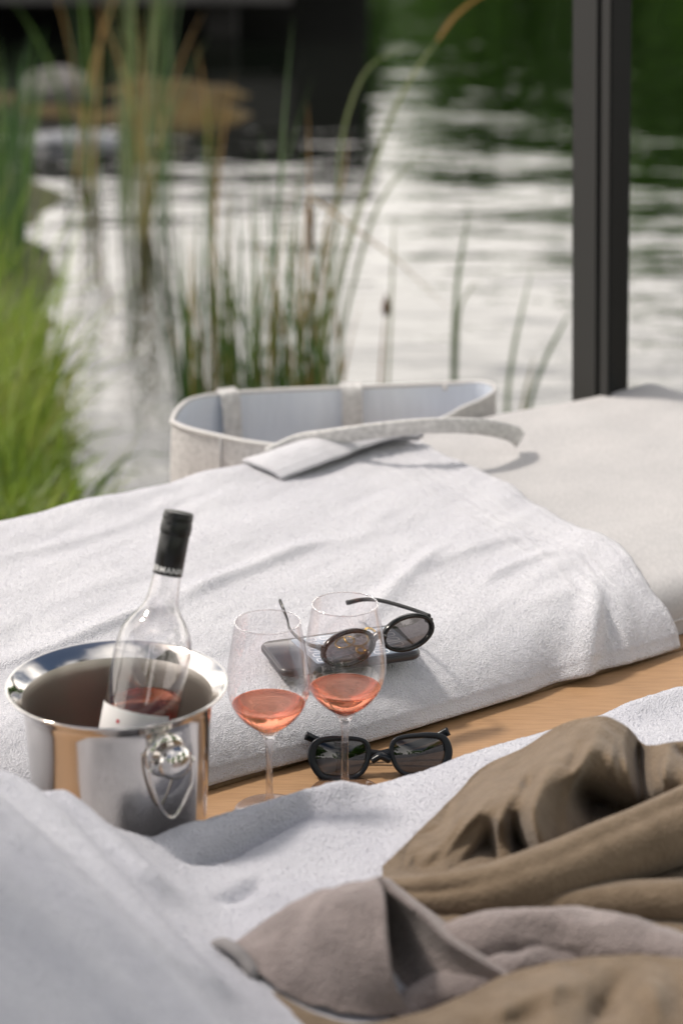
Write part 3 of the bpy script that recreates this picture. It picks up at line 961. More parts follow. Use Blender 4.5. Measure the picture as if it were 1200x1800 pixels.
M['tuft2'] = tuft_mat('foreground_towel_loops', (.61, .615, .665))

# ------------------------------------------------------------------ towel on the far cushion
prof = np.array([(0.0, .006), (.003, .014), (.012, .029), (.030, .045), (.058, .0575), (.10, .0645), (.20, .0668), (.5, .067), (.62, .066), (.665, .061), (.693, .045), (.706, .012), (.712, -.09)])
def towel_far():
    q = catmull(prof, 240)
    seg = np.r_[0, np.cumsum(np.linalg.norm(np.diff(q, axis=0), axis=1))]
    ql = np.arange(0, seg[-1], .0034)
    tq = np.interp(ql, seg, q[:, 0]); zq = np.interp(ql, seg, q[:, 1])
    nt = np.gradient(zq, ql); nzz = np.gradient(tq, ql)          # profile normal = (-nt, nzz)
    us = np.linspace(0, 1, 400)
    s0 = -.72
    tb = [0, .05, .084, .15, .252, .388, .512, .59, .665, .72]
    sb = [.616, .622, .628, .655, .669, .689, .703, .714, .705, .70]
    send = np.interp(tq, tb, sb) + .004 * vnoise(tq * 18, tq * 0, 3)
    U, Q = np.meshgrid(us, np.arange(len(ql)), indexing='ij')
    T = tq[Q]; Z = zq[Q]; Sg = s0 + U * (send[Q] - s0)
    Tw = T + .004 * vnoise(Sg * 9, T * 3, 12) * np.clip(1 - T / .1, 0, 1)       # wandering hem
    z = .067
    H_ = np.zeros_like(Sg)
    top = np.clip((T - .02) / .06, 0, 1)
    # slanting drape wrinkles + broad undulation
    rot = .35
    a = Sg * math.cos(rot) + T * math.sin(rot); b = -Sg * math.sin(rot) + T * math.cos(rot)
    H_ += .0044 * fbm(a * 4.2, b * 14, 1, 3) * (.4 + .6 * top)
    H_ += .0022 * fbm(Sg * 7, T * 7, 5, 2)
    r_ = lambda *k_, **kw: ridge(Sg, T, *k_, **kw)
    H_ += r_([(300, 1072), (360, 1040), (440, 1005), (520, 972), (600, 950)], z, .0085, .020, .008)
    H_ += r_([(-60, 1188), (60, 1160), (140, 1132), (230, 1100), (330, 1068)], z, .0085, .02, .007)
    H_ += r_([(600, 1130), (660, 1075), (710, 1020), (760, 975), (800, 950)], z, .0068, .016, .009)
    H_ += r_([(700, 1010), (800, 975), (880, 950), (940, 945)], z, .0052, .02, .009)
    H_ += r_([(820, 1040), (880, 1005), (940, 985), (1000, 978)], z, .0060, .018, .009)
    H_ += r_([(880, 1085), (930, 1060), (985, 1045), (1020, 1045)], z, .0035, .02, .014, fade=.4)
    H_ += r_([(-40, 985), (100, 962), (200, 930), (300, 885), (380, 850)], z, .006, .03, .012)
    H_ += r_([(60, 1080), (180, 1035), (260, 1010)], z, .003, .02, .01)
    H_ += r_([(300, 850), (380, 842), (450, 838), (520, 830)], z, .006, .03, .03)
    H_ += r_([(120, 905), (220, 880), (320, 850)], z, .006, .02, .02)
    H_ += r_([(1015, 1035), (1040, 1060), (1034, 1100), (1005, 1150), (950, 1195), (885, 1245)], .05, .015, .011, .013, fade=.34)
    H_ += r_([(1050, 1050), (1090, 1090), (1095, 1140), (1060, 1190)], .04, .0045, .014, .012)
    H_ -= r_([(960, 1110), (975, 1150), (950, 1180)], .045, .004, .02)
    H_ += r_([(560, 1290), (660, 1235), (760, 1195), (860, 1165)], .05, .004, .02, .03)
    # woven bands and hem near the end
    dE = (send[Q] - Sg)
    for d0, am in ((.006, .0012), (.018, .0008), (.048, .0009), (.062, .0012), (.078, .0010), (.098, .0013)):
        H_ += 1.6 * am * np.exp(-((dE - d0) / .0022) ** 2)
    H_ += .0022 * np.sin(dE * 60 + 2 * vnoise(T * 12, dE * 5, 4)) * np.exp(-(dE / .07) ** 2) * (.6 + vnoise(T * 14, dE * 0, 6))
    hem = Q * .0034
    H_ += .0010 * np.exp(-((hem - .016) / .002) ** 2) + .0006 * np.exp(-((hem - .004) / .003) ** 2)
    H_ += .00045 * vnoise(Sg * 260, Q * .9, 7)
    H_ = H_ + .0015
    tt = Tw - nt[Q] * H_; zz = Z + nzz[Q] * H_
    P = np.stack([BO[0] + Sg * BA[0] + tt * BB[0], BO[1] + Sg * BA[1] + tt * BB[1], zz], -1)
    bare = np.zeros(dE.shape, bool)
    for a0, a1 in ((0, .010), (.044, .051), (.059, .065), (.075, .081), (.095, .101)): bare |= (dE > a0) & (dE < a1)
    bare |= hem < .012
    return P, ~bare
P1, PILE1 = towel_far()
n, m = P1.shape[:2]
tw = mesh('bath_towel', P1.reshape(-1, 3), [f[::-1] for f in grid_faces(n, m)], M['towel'], loc=bed(0, .36, .06))
md = tw.modifiers.new('thickness', 'SOLIDIFY'); md.thickness = .0035; md.offset = -1
put(tw, 'pale lavender bath towel spread over the far cushion with its woven band at right', 'towel', 'bath towels')
pile(tw, P1, 240000, .0017, .00075, 3, M['tuft'], -1.0, (-.55, .5, 2.0, 3.0), PILE1)
# its folded-over corner
u = np.linspace(0, 1, 120); w = np.linspace(0, 1, 44)
U, W = np.meshgrid(u, w, indexing='ij')
sA = .468 + U * .236
tfar = np.interp(U, [0, .35, .75, .9, 1], [.662, .668, .672, .640, .600])
tnear = np.interp(U, [0, .3, .7, 1], [.570, .574, .588, .592])
T = tfar + (tnear - tfar) * W
zn = np.interp(U, [0, .12, .5, .85, 1], [.0765, .078, .088, .090, .083])
bul = np.interp(U, [0, .2, .6, 1], [.010, .016, .022, .004])
Zf = .073 + (zn - .073) * W ** 1.3 + bul * np.sin(np.clip(W * 1.02, 0, 1) * math.pi) ** .8
Zf += .0003 * np.sin((1 - W) * 60) * np.clip(W * 3 - 1.2, 0, 1) + .0012 * fbm(sA * 30, T * 30, 3, 2)
sA = sA - .010 * np.sin(W * math.pi) * (U < .5) * (1 - 2 * U)
Pf = np.stack([BO[0] + sA * BA[0] + T * BB[0], BO[1] + sA * BA[1] + T * BB[1], Zf], -1)
fl = mesh('folded_corner', Pf.reshape(-1, 3), grid_faces(120, 44), M['towel'], tw)
md = fl.modifiers.new('thickness', 'SOLIDIFY'); md.thickness = .005; md.offset = -1

# ------------------------------------------------------------------ towel on the near daybed
prof2 = np.array([(-.165, .004), (-.168, .020), (-.174, .040), (-.186, .060), (-.205, .072), (-.24, .0755), (-.35, .076), (-.8, .076), (-.96, .074)])
def towel_near():
    q = catmull(prof2, 240)
    seg = np.r_[0, np.cumsum(np.linalg.norm(np.diff(q, axis=0), axis=1))]
    ql = np.arange(0, seg[-1], .0042)
    tq = np.interp(ql, seg, q[:, 0]); zq = np.interp(ql, seg, q[:, 1])
    ss = np.arange(-.72, 1.0, .0045)
    Sg, Q = np.meshgrid(ss, np.arange(len(ql)), indexing='ij')
    T = tq[Q]; Z = zq[Q]
    frac = np.clip(Z / .072, 0, 1)
    rz = ramp_z(Sg, T)
    # the towel bellies a little steeper towards the camera on the backrest
    q_ = np.clip((-.40 - T) / .34, 0, 1); q_ = q_ * q_ * (3 - 2 * q_)
    H_ = rz * frac * (1 - .25 * q_)
    r_ = lambda *k_, **kw: ridge(Sg, T, *k_, **kw)
    top = np.clip((-.175 - T) / .03, 0, 1)
    onr = np.clip((SC0(T) - Sg) / .06, 0, 1)
    H_ += .0045 * fbm(Sg * 6, T * 6, 21, 3) * top
    # rolled edge fold and its crease
    H_ += r_([(262, 1470), (330, 1462), (420, 1428), (520, 1402), (600, 1390), (680, 1378)], .085, .019, .013, .017, fade=.2)
    H_ -= r_([(300, 1515), (350, 1500), (420, 1470), (500, 1430), (580, 1405)], .08, .024, .0065, .012, fade=.3)
    H_ -= r_([(370, 1592), (410, 1570), (440, 1550), (465, 1528)], .08, .012, .005, .014, fade=.3)
    H_ += r_([(400, 1600), (440, 1575), (490, 1545)], .08, .005, .016, .02)
    H_ += r_([(480, 1480), (600, 1440), (720, 1410)], .08, .003, .02, .03)
    H_ += r_([(1080, 1250), (1150, 1215), (1240, 1180)], .085, .008, .02, .02)
    # long folds running down the backrest
    for pxs, am, w1, w2 in (([(-60, 1400), (80, 1455), (220, 1545), (360, 1660)], .014, .018, .026), ([(-60, 1330), (60, 1380), (160, 1425), (262, 1480)], .016, .02, .02),
                            ([(-60, 1520), (100, 1600), (260, 1700), (400, 1800)], .022, .03, .028), ([(-40, 1690), (120, 1760), (240, 1840)], .010, .03, .03)):
        P = catmull([px_st(a, b, .15) for a, b in pxs], 20)
        D, sd, par = poly_dist(Sg, T, P)
        H_ += am * np.exp(-(D / np.where(sd > 0, w1, w2)) ** 2)
    H_ += .0007 * vnoise(Sg * 200, Q * .9, 9)
    zz = Z + H_ + .002
    return np.stack([BO[0] + Sg * BA[0] + T * BB[0], BO[1] + Sg * BA[1] + T * BB[1], zz], -1), Sg, T
P2, S2, T2 = towel_near()
n, m = P2.shape[:2]
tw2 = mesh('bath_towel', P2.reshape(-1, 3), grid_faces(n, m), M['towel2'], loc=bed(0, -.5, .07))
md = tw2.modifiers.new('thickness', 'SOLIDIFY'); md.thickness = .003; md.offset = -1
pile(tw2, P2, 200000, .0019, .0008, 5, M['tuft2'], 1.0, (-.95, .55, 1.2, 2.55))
put(tw2, 'pale bath towel over the near daybed in the foreground running up its shaded backrest', 'towel', 'bath towels')

# ------------------------------------------------------------------ bathrobe heap
robe = empty('bathrobe', at(1000, 1600, .08), 'crumpled olive brown bathrobe with grey purple lining heaped in the foreground', 'bathrobe')
def tps(ctrl):
    """smooth height field through scattered (px, py, z) points"""
    C = np.asarray(ctrl, float); n = len(C)
    X = C[:, :2] / 100.0
    U = lambda r2: np.where(r2 > 1e-12, r2 * np.log(np.maximum(r2, 1e-12)), 0)
    K = U(((X[:, None] - X[None]) ** 2).sum(-1)) + 1e-3 * np.eye(n)
    Pm = np.column_stack([np.ones(n), X])
    A_ = np.block([[K, Pm], [Pm.T, np.zeros((3, 3))]])
    w_ = np.linalg.solve(A_, np.r_[C[:, 2], 0, 0, 0])
    def f_(px, py):
        x, y = px / 100.0, py / 100.0
        r = w_[n] + w_[n + 1] * x + w_[n + 2] * y
        for k_ in range(n): r = r + w_[k_] * U((x - X[k_, 0]) ** 2 + (y - X[k_, 1]) ** 2)
        return r
    return f_
def folds(px, py, items):
    """ridges (+) and creases (-) along lines; widths in the picture scale of the heap, left / right of the line"""
    h = np.zeros_like(px)
    for pts, amp, wl2, wr2 in items:
        P = catmull(pts, 24)
        D, sd, par = poly_dist(px, py, P)
        e = np.clip(np.minimum(par, 1 - par) / .42, 0, 1)
        h = h + amp * e * np.exp(-np.abs(D / np.where(sd >= 0, wl2, wr2)) ** 1.6)
    return h
def cloth_sheet(top, bot, ctrl, items, nu, nv, back_z, noise=.0007, seed=0, floor=.086):
    tp, bt = np.array(top, float), np.array(bot, float)
    pxs = np.linspace(tp[0, 0], tp[-1, 0], nu)
    ct, cbm = catmull(tp, 400), catmull(bt, 400)
    yt, yb = np.interp(pxs, ct[:, 0], ct[:, 1]), np.interp(pxs, cbm[:, 0], cbm[:, 1])
    v_ = np.linspace(0, 1, nv)
    PX = np.repeat(pxs[:, None], nv, 1)
    PY = yt[:, None] + (yb - yt)[:, None] * v_[None]
    Z = tps(ctrl)(PX, PY) + folds(PX, PY, items)
    Z = np.maximum(Z, floor + .004 * vnoise(PX / 40, PY / 40, seed + 9))
    G_ = np.array([[at(PX[i, k_], PY[i, k_], Z[i, k_]) for k_ in range(nv)] for i in range(nu)])
    G_[..., 2] += noise * fbm(G_[..., 0] * 38 + seed, G_[..., 1] * 46, 31 + seed, 3)
    # the far side of the heap, rolling over the crest and down to the towel
    G_[..., 2] += .0006 * vnoise(G_[..., 0] * 90 + G_[..., 1] * 60, G_[..., 1] * 26 - G_[..., 0] * 18, seed + 4)
    rows = []
    for k_, (dy, dz) in enumerate([(.004, .001), (.012, -.004), (.024, -.018), (.034, -.045), (.04, -.12)]):
        r_ = G_[:, 0].copy(); r_[:, 1] += dy; r_[:, 2] = np.maximum(r_[:, 2] + dz, back_z); rows.append(r_)
    B_ = np.stack(rows[::-1], 1)
    return np.concatenate([B_, G_], 1)
def add_sheet(pt, G_):
    pt.add(G_.reshape(-1, 3), grid_faces(G_.shape[0], G_.shape[1]))
pt = Parts()
A1 = cloth_sheet([(672, 1528), (720, 1482), (800, 1402), (850, 1352), (915, 1322), (980, 1282), (1050, 1263), (1100, 1280), (1128, 1312), (1150, 1316), (1200, 1308), (1340, 1300)],
                 [(672, 1600), (760, 1640), (880, 1670), (1000, 1680), (1100, 1690), (1200, 1700), (1340, 1700)],
                 [(680, 1530, .080), (760, 1445, .083), (850, 1354, .090), (915, 1322, .108), (980, 1284, .138), (1050, 1265, .158), (1100, 1284, .150), (1128, 1312, .138), (1200, 1308, .150), (1340, 1300, .150),
                  (760, 1500, .094), (720, 1560, .082), (850, 1430, .116), (900, 1390, .128), (960, 1350, .148), (1040, 1320, .158), (1100, 1340, .142), (880, 1470, .108), (940, 1430, .128),
                  (1000, 1400, .135), (1160, 1370, .140), (1240, 1370, .146), (800, 1530, .088), (880, 1560, .080), (980, 1520, .096), (1080, 1470, .100), (1180, 1430, .108), (1340, 1380, .12), (800, 1640, .080), (1000, 1650, .080), (1000, 1590, .084), (1150, 1540, .088), (1240, 1600, .086), (1340, 1500, .092), (1340, 1680, .084)],
                 [([(985, 1300), (950, 1380), (938, 1440), (965, 1520), (985, 1580)], .015, 18, 24), ([(940, 1340), (888, 1420), (874, 1470), (880, 1530), (890, 1600)], .010, 12, 16),
                  ([(900, 1425), (908, 1480), (930, 1530), (950, 1600)], -.030, 9, 12), ([(872, 1440), (848, 1500), (818, 1550), (790, 1620)], -.034, 13, 34), ([(1000, 1362), (1030, 1398), (1075, 1432), (1150, 1450), (1220, 1455)], -.055, 34, 26),
                  ([(1122, 1280), (1120, 1320), (1126, 1375), (1130, 1440)], -.026, 10, 14), ([(938, 1350), (922, 1400)], -.006, 18, 10), ([(1180, 1300), (1205, 1330), (1250, 1350)], -.014, 10, 18),
                  ([(770, 1470), (830, 1440), (890, 1400), (930, 1350)], .006, 14, 26), ([(700, 1545), (760, 1520), (830, 1470)], -.005, 14, 20), ([(1000, 1300), (1060, 1320), (1100, 1370)], .006, 20, 26),
                  ([(960, 1310), (900, 1360), (840, 1440), (800, 1500)], -.0035, 7, 12), ([(880, 1350), (820, 1420), (770, 1500)], .0035, 8, 10), ([(1040, 1280), (1010, 1330), (1000, 1375)], -.004, 8, 14),
                  ([(1085, 1290), (1075, 1340), (1090, 1390)], .005, 9, 12), ([(740, 1480), (730, 1520), (745, 1560)], -.004, 8, 12), ([(1150, 1320), (1160, 1370), (1190, 1410)], -.005, 8, 14), ([(930, 1330), (915, 1360), (905, 1390)], .004, 8, 9),
                  ([(1062, 1268), (1025, 1335), (1000, 1400), (992, 1480)], .009, 11, 14), ([(1000, 1290), (930, 1350), (860, 1405), (800, 1475), (760, 1545)], .008, 9, 16), ([(1180, 1306), (1165, 1360), (1180, 1430)], .010, 10, 14),
                  ([(1242, 1303), (1232, 1360), (1262, 1420)], .009, 12, 14), ([(825, 1395), (800, 1450), (735, 1525)], .006, 8, 12), ([(1092, 1290), (1100, 1345), (1112, 1400)], .007, 8, 10)],
                 200, 90, .066)
add_sheet(pt, A1)
D1 = cloth_sheet([(420, 1712), (480, 1748), (560, 1790), (640, 1806), (740, 1786), (830, 1748), (900, 1716), (1000, 1694), (1100, 1684), (1200, 1690), (1340, 1700)],
                 [(420, 1740), (480, 1800), (560, 1900), (640, 1950), (740, 1960), (900, 1960), (1100, 1960), (1340, 1960)],
                 [(420, 1712, .080), (480, 1750, .082), (560, 1790, .086), (640, 1806, .092), (740, 1786, .100), (830, 1748, .108), (900, 1718, .114), (1000, 1696, .122), (1100, 1686, .124), (1200, 1690, .124), (1340, 1700, .124),
                  (460, 1770, .076), (560, 1850, .08), (740, 1850, .105), (900, 1780, .118), (1040, 1750, .126), (1200, 1760, .120), (640, 1950, .08), (900, 1900, .105), (1100, 1860, .116), (1340, 1860, .11), (1340, 1960, .09)],
                 [([(840, 1790), (960, 1740), (1060, 1720)], .006, 18, 26), ([(1020, 1830), (1060, 1780), (1100, 1700)], -.014, 20, 30), ([(760, 1830), (900, 1800), (1000, 1760)], -.006, 20, 20), ([(1120, 1700), (1150, 1750), (1160, 1820)], .008, 20, 26),
                  ([(900, 1722), (880, 1790), (900, 1870)], .006, 16, 26), ([(1000, 1700), (965, 1770), (985, 1860)], .005, 16, 26), ([(640, 1812), (720, 1832), (810, 1812)], .007, 10, 16), ([(1200, 1695), (1235, 1760), (1222, 1840)], .010, 14, 20)],
                 150, 50, .062, seed=3, floor=.02)
add_sheet(pt, D1)
def cloth_roll(pts, n1, n2, grooves, seed, flat=(1, 1)):
    C = catmull(pts, n1)
    path = np.array([at(a, b, z) for a, b, z, r in C])
    v, f = tube(path, C[:, 3], n2, flat=flat)
    cen_ = np.repeat(path, n2, 0); rad_ = v - cen_
    th = np.tile(np.arange(n2) / n2 * 2 * math.pi, n1); uu = np.repeat(np.linspace(0, 1, n1), n2)
    g = np.zeros(n1 * n2)
    for a0, tw_, dep, wd in grooves:
        dth = np.angle(np.exp(1j * (th - a0 - tw_ * uu)))
        g -= dep * np.exp(-(dth / wd) ** 2) * (.6 + .4 * vnoise(uu * 4, uu * 0, seed))
    g += .07 * fbm(uu * 5, th / 2, seed + 2, 2) * np.sin(uu * math.pi)
    return cen_ + rad_ * (1 + g)[:, None], f
v, f = cloth_roll([(668, 1560, .078, .010), (720, 1572, .086, .017), (790, 1575, .092, .021), (870, 1566, .098, .0245), (960, 1540, .105, .027), (1060, 1503, .112, .029), (1200, 1448, .122, .032), (1340, 1392, .13, .034)], 110, 48,
                  [(1.6, 1.2, .30, .24), (2.4, -.6, .20, .20), (.4, .8, .24, .22), (2.0, .5, .16, .15)], 71)
pt.add(v, f)
v, f = cloth_roll([(840, 1606, .080, .010), (920, 1598, .086, .014), (1020, 1590, .090, .017), (1120, 1584, .093, .019), (1340, 1580, .096, .02)], 70, 32, [(1.5, .5, .2, .4)], 75)
pt.add(v, f)
rb = pt.build('robe_body', M['robe'], robe)
# grey purple lining roll
C = catmull([(740, 1700, .085, .010), (800, 1668, .098, .020), (880, 1652, .104, .0235), (1000, 1650, .108, .025), (1110, 1672, .106, .025), (1220, 1705, .10, .025), (1320, 1730, .095, .024)], 60)
path = np.array([at(a, b, z) for a, b, z, r in C])
v, f = tube(path, C[:, 3], 28)
v = v + np.stack([.0025 * fbm(v[:, 0] * 30, v[:, 1] * 60 + v[:, 2] * 40, 41 + i, 3) for i in range(3)], -1)
mesh('lining_roll', v, f, M['lining'], robe)
C = catmull([(690, 1790, .075, .010), (760, 1745, .085, .013), (830, 1735, .09, .014), (900, 1705, .098, .014), (960, 1690, .10, .012), (1040, 1690, .10, .010)], 40)
v, f = tube(np.array([at(a, b, z) for a, b, z, r in C]), C[:, 3], 18)
v = v + np.stack([.002 * fbm(v[:, 0] * 50, v[:, 1] * 60 + v[:, 2] * 40, 51 + i, 2) for i in range(3)], -1)
mesh('lining_edge', v, f, M['lining'], robe)
def sheet(rows, n1, n2):
    """smooth sheet through a grid of (px, py, z) control points"""
    G_ = np.array([[at(*c) for c in row] for row in rows])
    A_ = np.stack([catmull(G_[i], n2) for i in range(len(rows))])
    return np.stack([catmull(A_[:, j], n1) for j in range(n2)], 1)
cl = sheet([[(405, 1668, .088), (490, 1612, .112), (585, 1566, .138), (668, 1540, .158)],
            [(425, 1682, .092), (515, 1640, .118), (600, 1600, .142), (676, 1572, .158)],
            [(470, 1715, .090), (545, 1690, .108), (615, 1668, .124), (682, 1650, .136)],
            [(530, 1752, .084), (590, 1742, .094), (640, 1732, .104), (692, 1722, .110)],
            [(590, 1785, .078), (640, 1788, .080), (680, 1785, .082), (712, 1775, .082)]], 46, 46)
back = sheet([[(405, 1668, .088), (490, 1612, .112), (585, 1566, .138), (668, 1540, .158)],
              [(430, 1640, .075), (510, 1590, .075), (600, 1560, .075), (690, 1560, .080)]], 10, 46)
cl[..., 2] += .0035 * fbm(cl[..., 0] * 30, cl[..., 1] * 30, 61, 3)
cl[..., 2] += .004 * vnoise(cl[..., 0] * 45 + cl[..., 1] * 20, cl[..., 1] * 12, 63)
pt = Parts()
pt.add(cl.reshape(-1, 3), grid_faces(46, 46)); pt.add(back.reshape(-1, 3), grid_faces(10, 46))
cr_ = sheet([[(668, 1541, .157), (735, 1598, .142), (800, 1655, .126), (905, 1718, .104)],
             [(672, 1580, .118), (725, 1640, .112), (790, 1690, .106), (900, 1740, .094)],
             [(672, 1640, .085), (720, 1690, .088), (780, 1728, .090), (880, 1762, .086)],
             [(690, 1735, .070), (730, 1750, .072), (780, 1770, .074), (850, 1790, .074)]], 40, 46)
cr_[..., 2] += .002 * fbm(cr_[..., 0] * 40, cr_[..., 1] * 40, 65, 2)
cb = sheet([[(668, 1541, .157), (735, 1598, .142), (800, 1655, .126), (905, 1718, .104)],
            [(690, 1545, .075), (760, 1600, .075), (830, 1650, .075), (915, 1700, .080)]], 10, 46)
pt.add(cr_.reshape(-1, 3), grid_faces(40, 46)); pt.add(cb.reshape(-1, 3), grid_faces(10, 46))
o = pt.build('turned_back_cuff', M['lining'], robe)
o.modifiers.new('thickness', 'SOLIDIFY').thickness = .004
# small loop of the belt at the left tip
C = catmull([(372, 1668, .085), (392, 1660, .095), (415, 1672, .098), (432, 1690, .094), (446, 1712, .088), (430, 1712, .082), (404, 1694, .08)], 30)
v, f = tube(np.array([at(*c) for c in C]), .0055, 12)
mesh('hanging_loop', v, f, plain('charcoal_loop', (.20, .19, .19), .9), robe)

# ------------------------------------------------------------------ ice bucket
BK = np.array([-.197, 1.952, 0.0])
bucket = empty('ice_bucket', BK, 'polished steel ice bucket with drop ring handles holding the wine bottle', 'ice bucket')
Hb = .183
outer = [(.0, .0005), (.066, .0005), (.0705, .002), (.0725, .007), (.0745, .03), (.0775, .08), (.0805, .13), (.0828, .168), (.0838, .1745), (.0862, .1785), (.0910, .1822), (.0955, .1860), (.0972, .1880), (.0976, .1896), (.0968, .1902), (.0950, .1893), (.0905, .1852), (.0860, .1812), (.0835, .1785)]
v, f = lathe(outer, 128); mesh('bucket_shell', v + BK, f, M['steel'], bucket)
inner = [(.0834, .1785), (.0818, .1745), (.0805, .168), (.079, .13), (.076, .08), (.073, .03), (.070, .010), (.064, .006), (0, .006)]
v, f = lathe(inner, 128); mesh('bucket_interior', v + BK, f, M['steel_in'], bucket)
def handle(ang):
    rad = .0832
    d = np.array([math.cos(ang), math.sin(ang), 0]); sdv = np.array([-math.sin(ang), math.cos(ang), 0]); upv = np.array([0, 0, 1.0])
    c = BK + d * rad + upv * .152
    base = mesh('handle_mount', *(lambda vf: (c + vf[0] @ np.array([sdv, upv, d]), vf[1]))(lathe([(0, -.0012), (.0195, -.0018), (.0195, .0005), (.0182, .0022), (.013, .0032), (.0, .0036)], 40)), M['steel'], bucket)
    kn = lathe([(.006, .003), (.006, .008), (.0135, .010), (.0158, .0145), (.0148, .0195), (.0105, .0235), (.005, .0255), (0, .026)], 40)
    mesh('handle_knob', c + kn[0] @ np.array([sdv, upv, d]), kn[1], M['steel'], bucket)
    ring = [(-.0205, -.004), (-.0185, -.020), (-.0120, -.040), (-.0045, -.0535), (.0025, -.0560), (.010, -.0480), (.0185, -.034), (.0215, -.026), (.0215, -.004)]
    P = catmull([c + sdv * a + upv * b + d * (.0085 + (-.02 - b) * -.02) for a, b in ring], 50)
    tv, tf = tube(P, .00175, 10)
    mesh('handle_ring', tv, tf, M['steel'], bucket)
    pin = tube([c + sdv * -.0205 + upv * -.004 + d * .0085, c + sdv * .0215 + upv * -.004 + d * .0085], .0017, 8)
    mesh('handle_pin', pin[0], pin[1], M['steel'], bucket)
hd = math.atan2(-.83, .56)
handle(hd); handle(hd + math.pi)

# ------------------------------------------------------------------ wine bottle
ax = Vector((.20, .25, 1.0)).normalized()
bot_axis = np.array(ax)
top_pt = at_depth(315, 900, 1.977)
BL = .305
BS = .92
BB0 = top_pt - bot_axis * BL * BS
xa = np.cross(np.array([0, 1.0, 0]), bot_axis); xa /= np.linalg.norm(xa)
ya = np.cross(bot_axis, xa)
BM = np.array([xa, ya, bot_axis])
def b2w(v): return BB0 + BS * np.asarray(v) @ BM
bottle = empty('wine_bottle', BB0, 'clear rose wine bottle with black screw cap leaning in the ice bucket', 'bottle')
Rb = .0365
bp = [(0, -.058), (.02, -.062), (.032, -.069), (.0352, -.068), (Rb, -.062), (Rb, 0), (Rb, .08), (Rb, .160), (.0364, .170), (.0352, .180), (.0325, .190), (.0272, .1995), (.0215, .207), (.0175, .2135), (.0150, .222), (.0139, .232), (.0133, .243), (.0129, .27), (.0128, .300)]
bpc = catmull(bp, 120); bpc[:, 0] = np.clip(bpc[:, 0], 0, Rb); 
v, f = lathe(bpc, 72); mesh('bottle_glass', b2w(v), f, M['bottle'], bottle)
cp = [(.0146, .2445), (.0150, .2447), (.0150, .282), (.0147, .2828), (.0150, .2836), (.0156, .2852), (.0158, .290), (.0156, .2945), (.0150, .2958), (.0150, .2978), (.0154, .2990), (.0154, .3015), (.0148, .3022), (.0150, .3032), (.0148, .3046), (.0138, .3052), (0, .3052)]
cp = [(r_ * .94, z_) for r_, z_ in cp]
v, f = lathe(cp, 64); mesh('screw_cap', b2w(v), f, M['cap'], bottle)
# lettering printed around the foot of the cap
def wrap_text(body, height, radius, z, ang0, mat, name, parent, gap=.0001, spacing=1.0):
    cu = bpy.data.curves.new('lettering', 'FONT'); cu.body = body; cu.size = height * 1.4; cu.space_character = spacing; cu.offset = height * .015
    to = bpy.data.objects.new('lettering', cu); COL.objects.link(to)
    dg = bpy.context.evaluated_depsgraph_get(); dg.update()
    me = bpy.data.meshes.new_from_object(to.evaluated_get(dg))
    vs = np.array([vv.co[:] for vv in me.vertices]); fs = [list(pp.vertices) for pp in me.polygons]
    bpy.data.objects.remove(to); bpy.data.curves.remove(cu); bpy.data.meshes.remove(me)
    w_ = vs[:, 0].max()
    a = ang0 + (vs[:, 0] - w_ / 2) / radius
    P = np.stack([(radius + gap) * np.cos(a), (radius + gap) * np.sin(a), z + vs[:, 1]], -1)
    return mesh(name, b2w(P), fs, mat, parent, smooth=False)
front = math.atan2(-ya[1] * 0 - 1, 0)       # angle facing the camera in bottle space (local -y)
wrap_text('HERMANN', .0056, .0141, .2475, front - .30, M['print_white'], 'cap_lettering', bottle, spacing=1.12)
# label: a paper band wrapped round the body
def band(a0, a1, z0, z1, rad, n=40, k=4):
    A_ = np.linspace(a0, a1, n); Zs = np.linspace(z0, z1, k)
    V = np.array([[rad * math.cos(a), rad * math.sin(a), z] for z in Zs for a in A_])
    return b2w(V), grid_faces(k, n)
v, f = band(front - 1.72, front + .80, .01, .116, Rb + .0003, 60); lab = mesh('label', v, f, M['label'], bottle)
LAB = lab
v, f = band(front - .62, front - .53, *(.1020, .1054), Rb + .0005, 4); mesh('red_mark', v, f, M['label_red'], lab)
for k, a in enumerate((.18, .30, .36)):
    v, f = band(front + a, front + a + .035, .084 - k * .002, .102 - k * .004, Rb + .0005, 3); mesh('print_line', v, f, M['label_mauve'], lab)
v, f = band(front - 1.28, front - 1.20, .084, .088, Rb + .0005, 4); mesh('red_mark', v, f, M['label_mauve'], lab)
# the wine: inside of the bottle cut off at a level surface
bm = bmesh.new()
ip = [(0, -.055), (.02, -.058), (.031, -.063), (.0345, -.059), (.0345, .05), (.0345, .10), (.0345, .16), (.030, .19), (0, .20)]
v, f = lathe(ip, 64)
vs = [bm.verts.new(x) for x in b2w(v)]
for fc in f:
    try: bm.faces.new([vs[i] for i in fc])
    except ValueError: pass
bmesh.ops.remove_doubles(bm, verts=bm.verts, dist=1e-5)
wl_z = at_depth(258, 1234, 1.937)[2]
res = bmesh.ops.bisect_plane(bm, geom=list(bm.verts) + list(bm.edges) + list(bm.faces), plane_co=(0, 0, wl_z), plane_no=(0, 0, 1), clear_outer=True)
bmesh.ops.contextual_create(bm, geom=[e for e in res['geom_cut'] if isinstance(e, bmesh.types.BMEdge)])
bm_mesh('wine', bm, M['wine_b'], bottle)

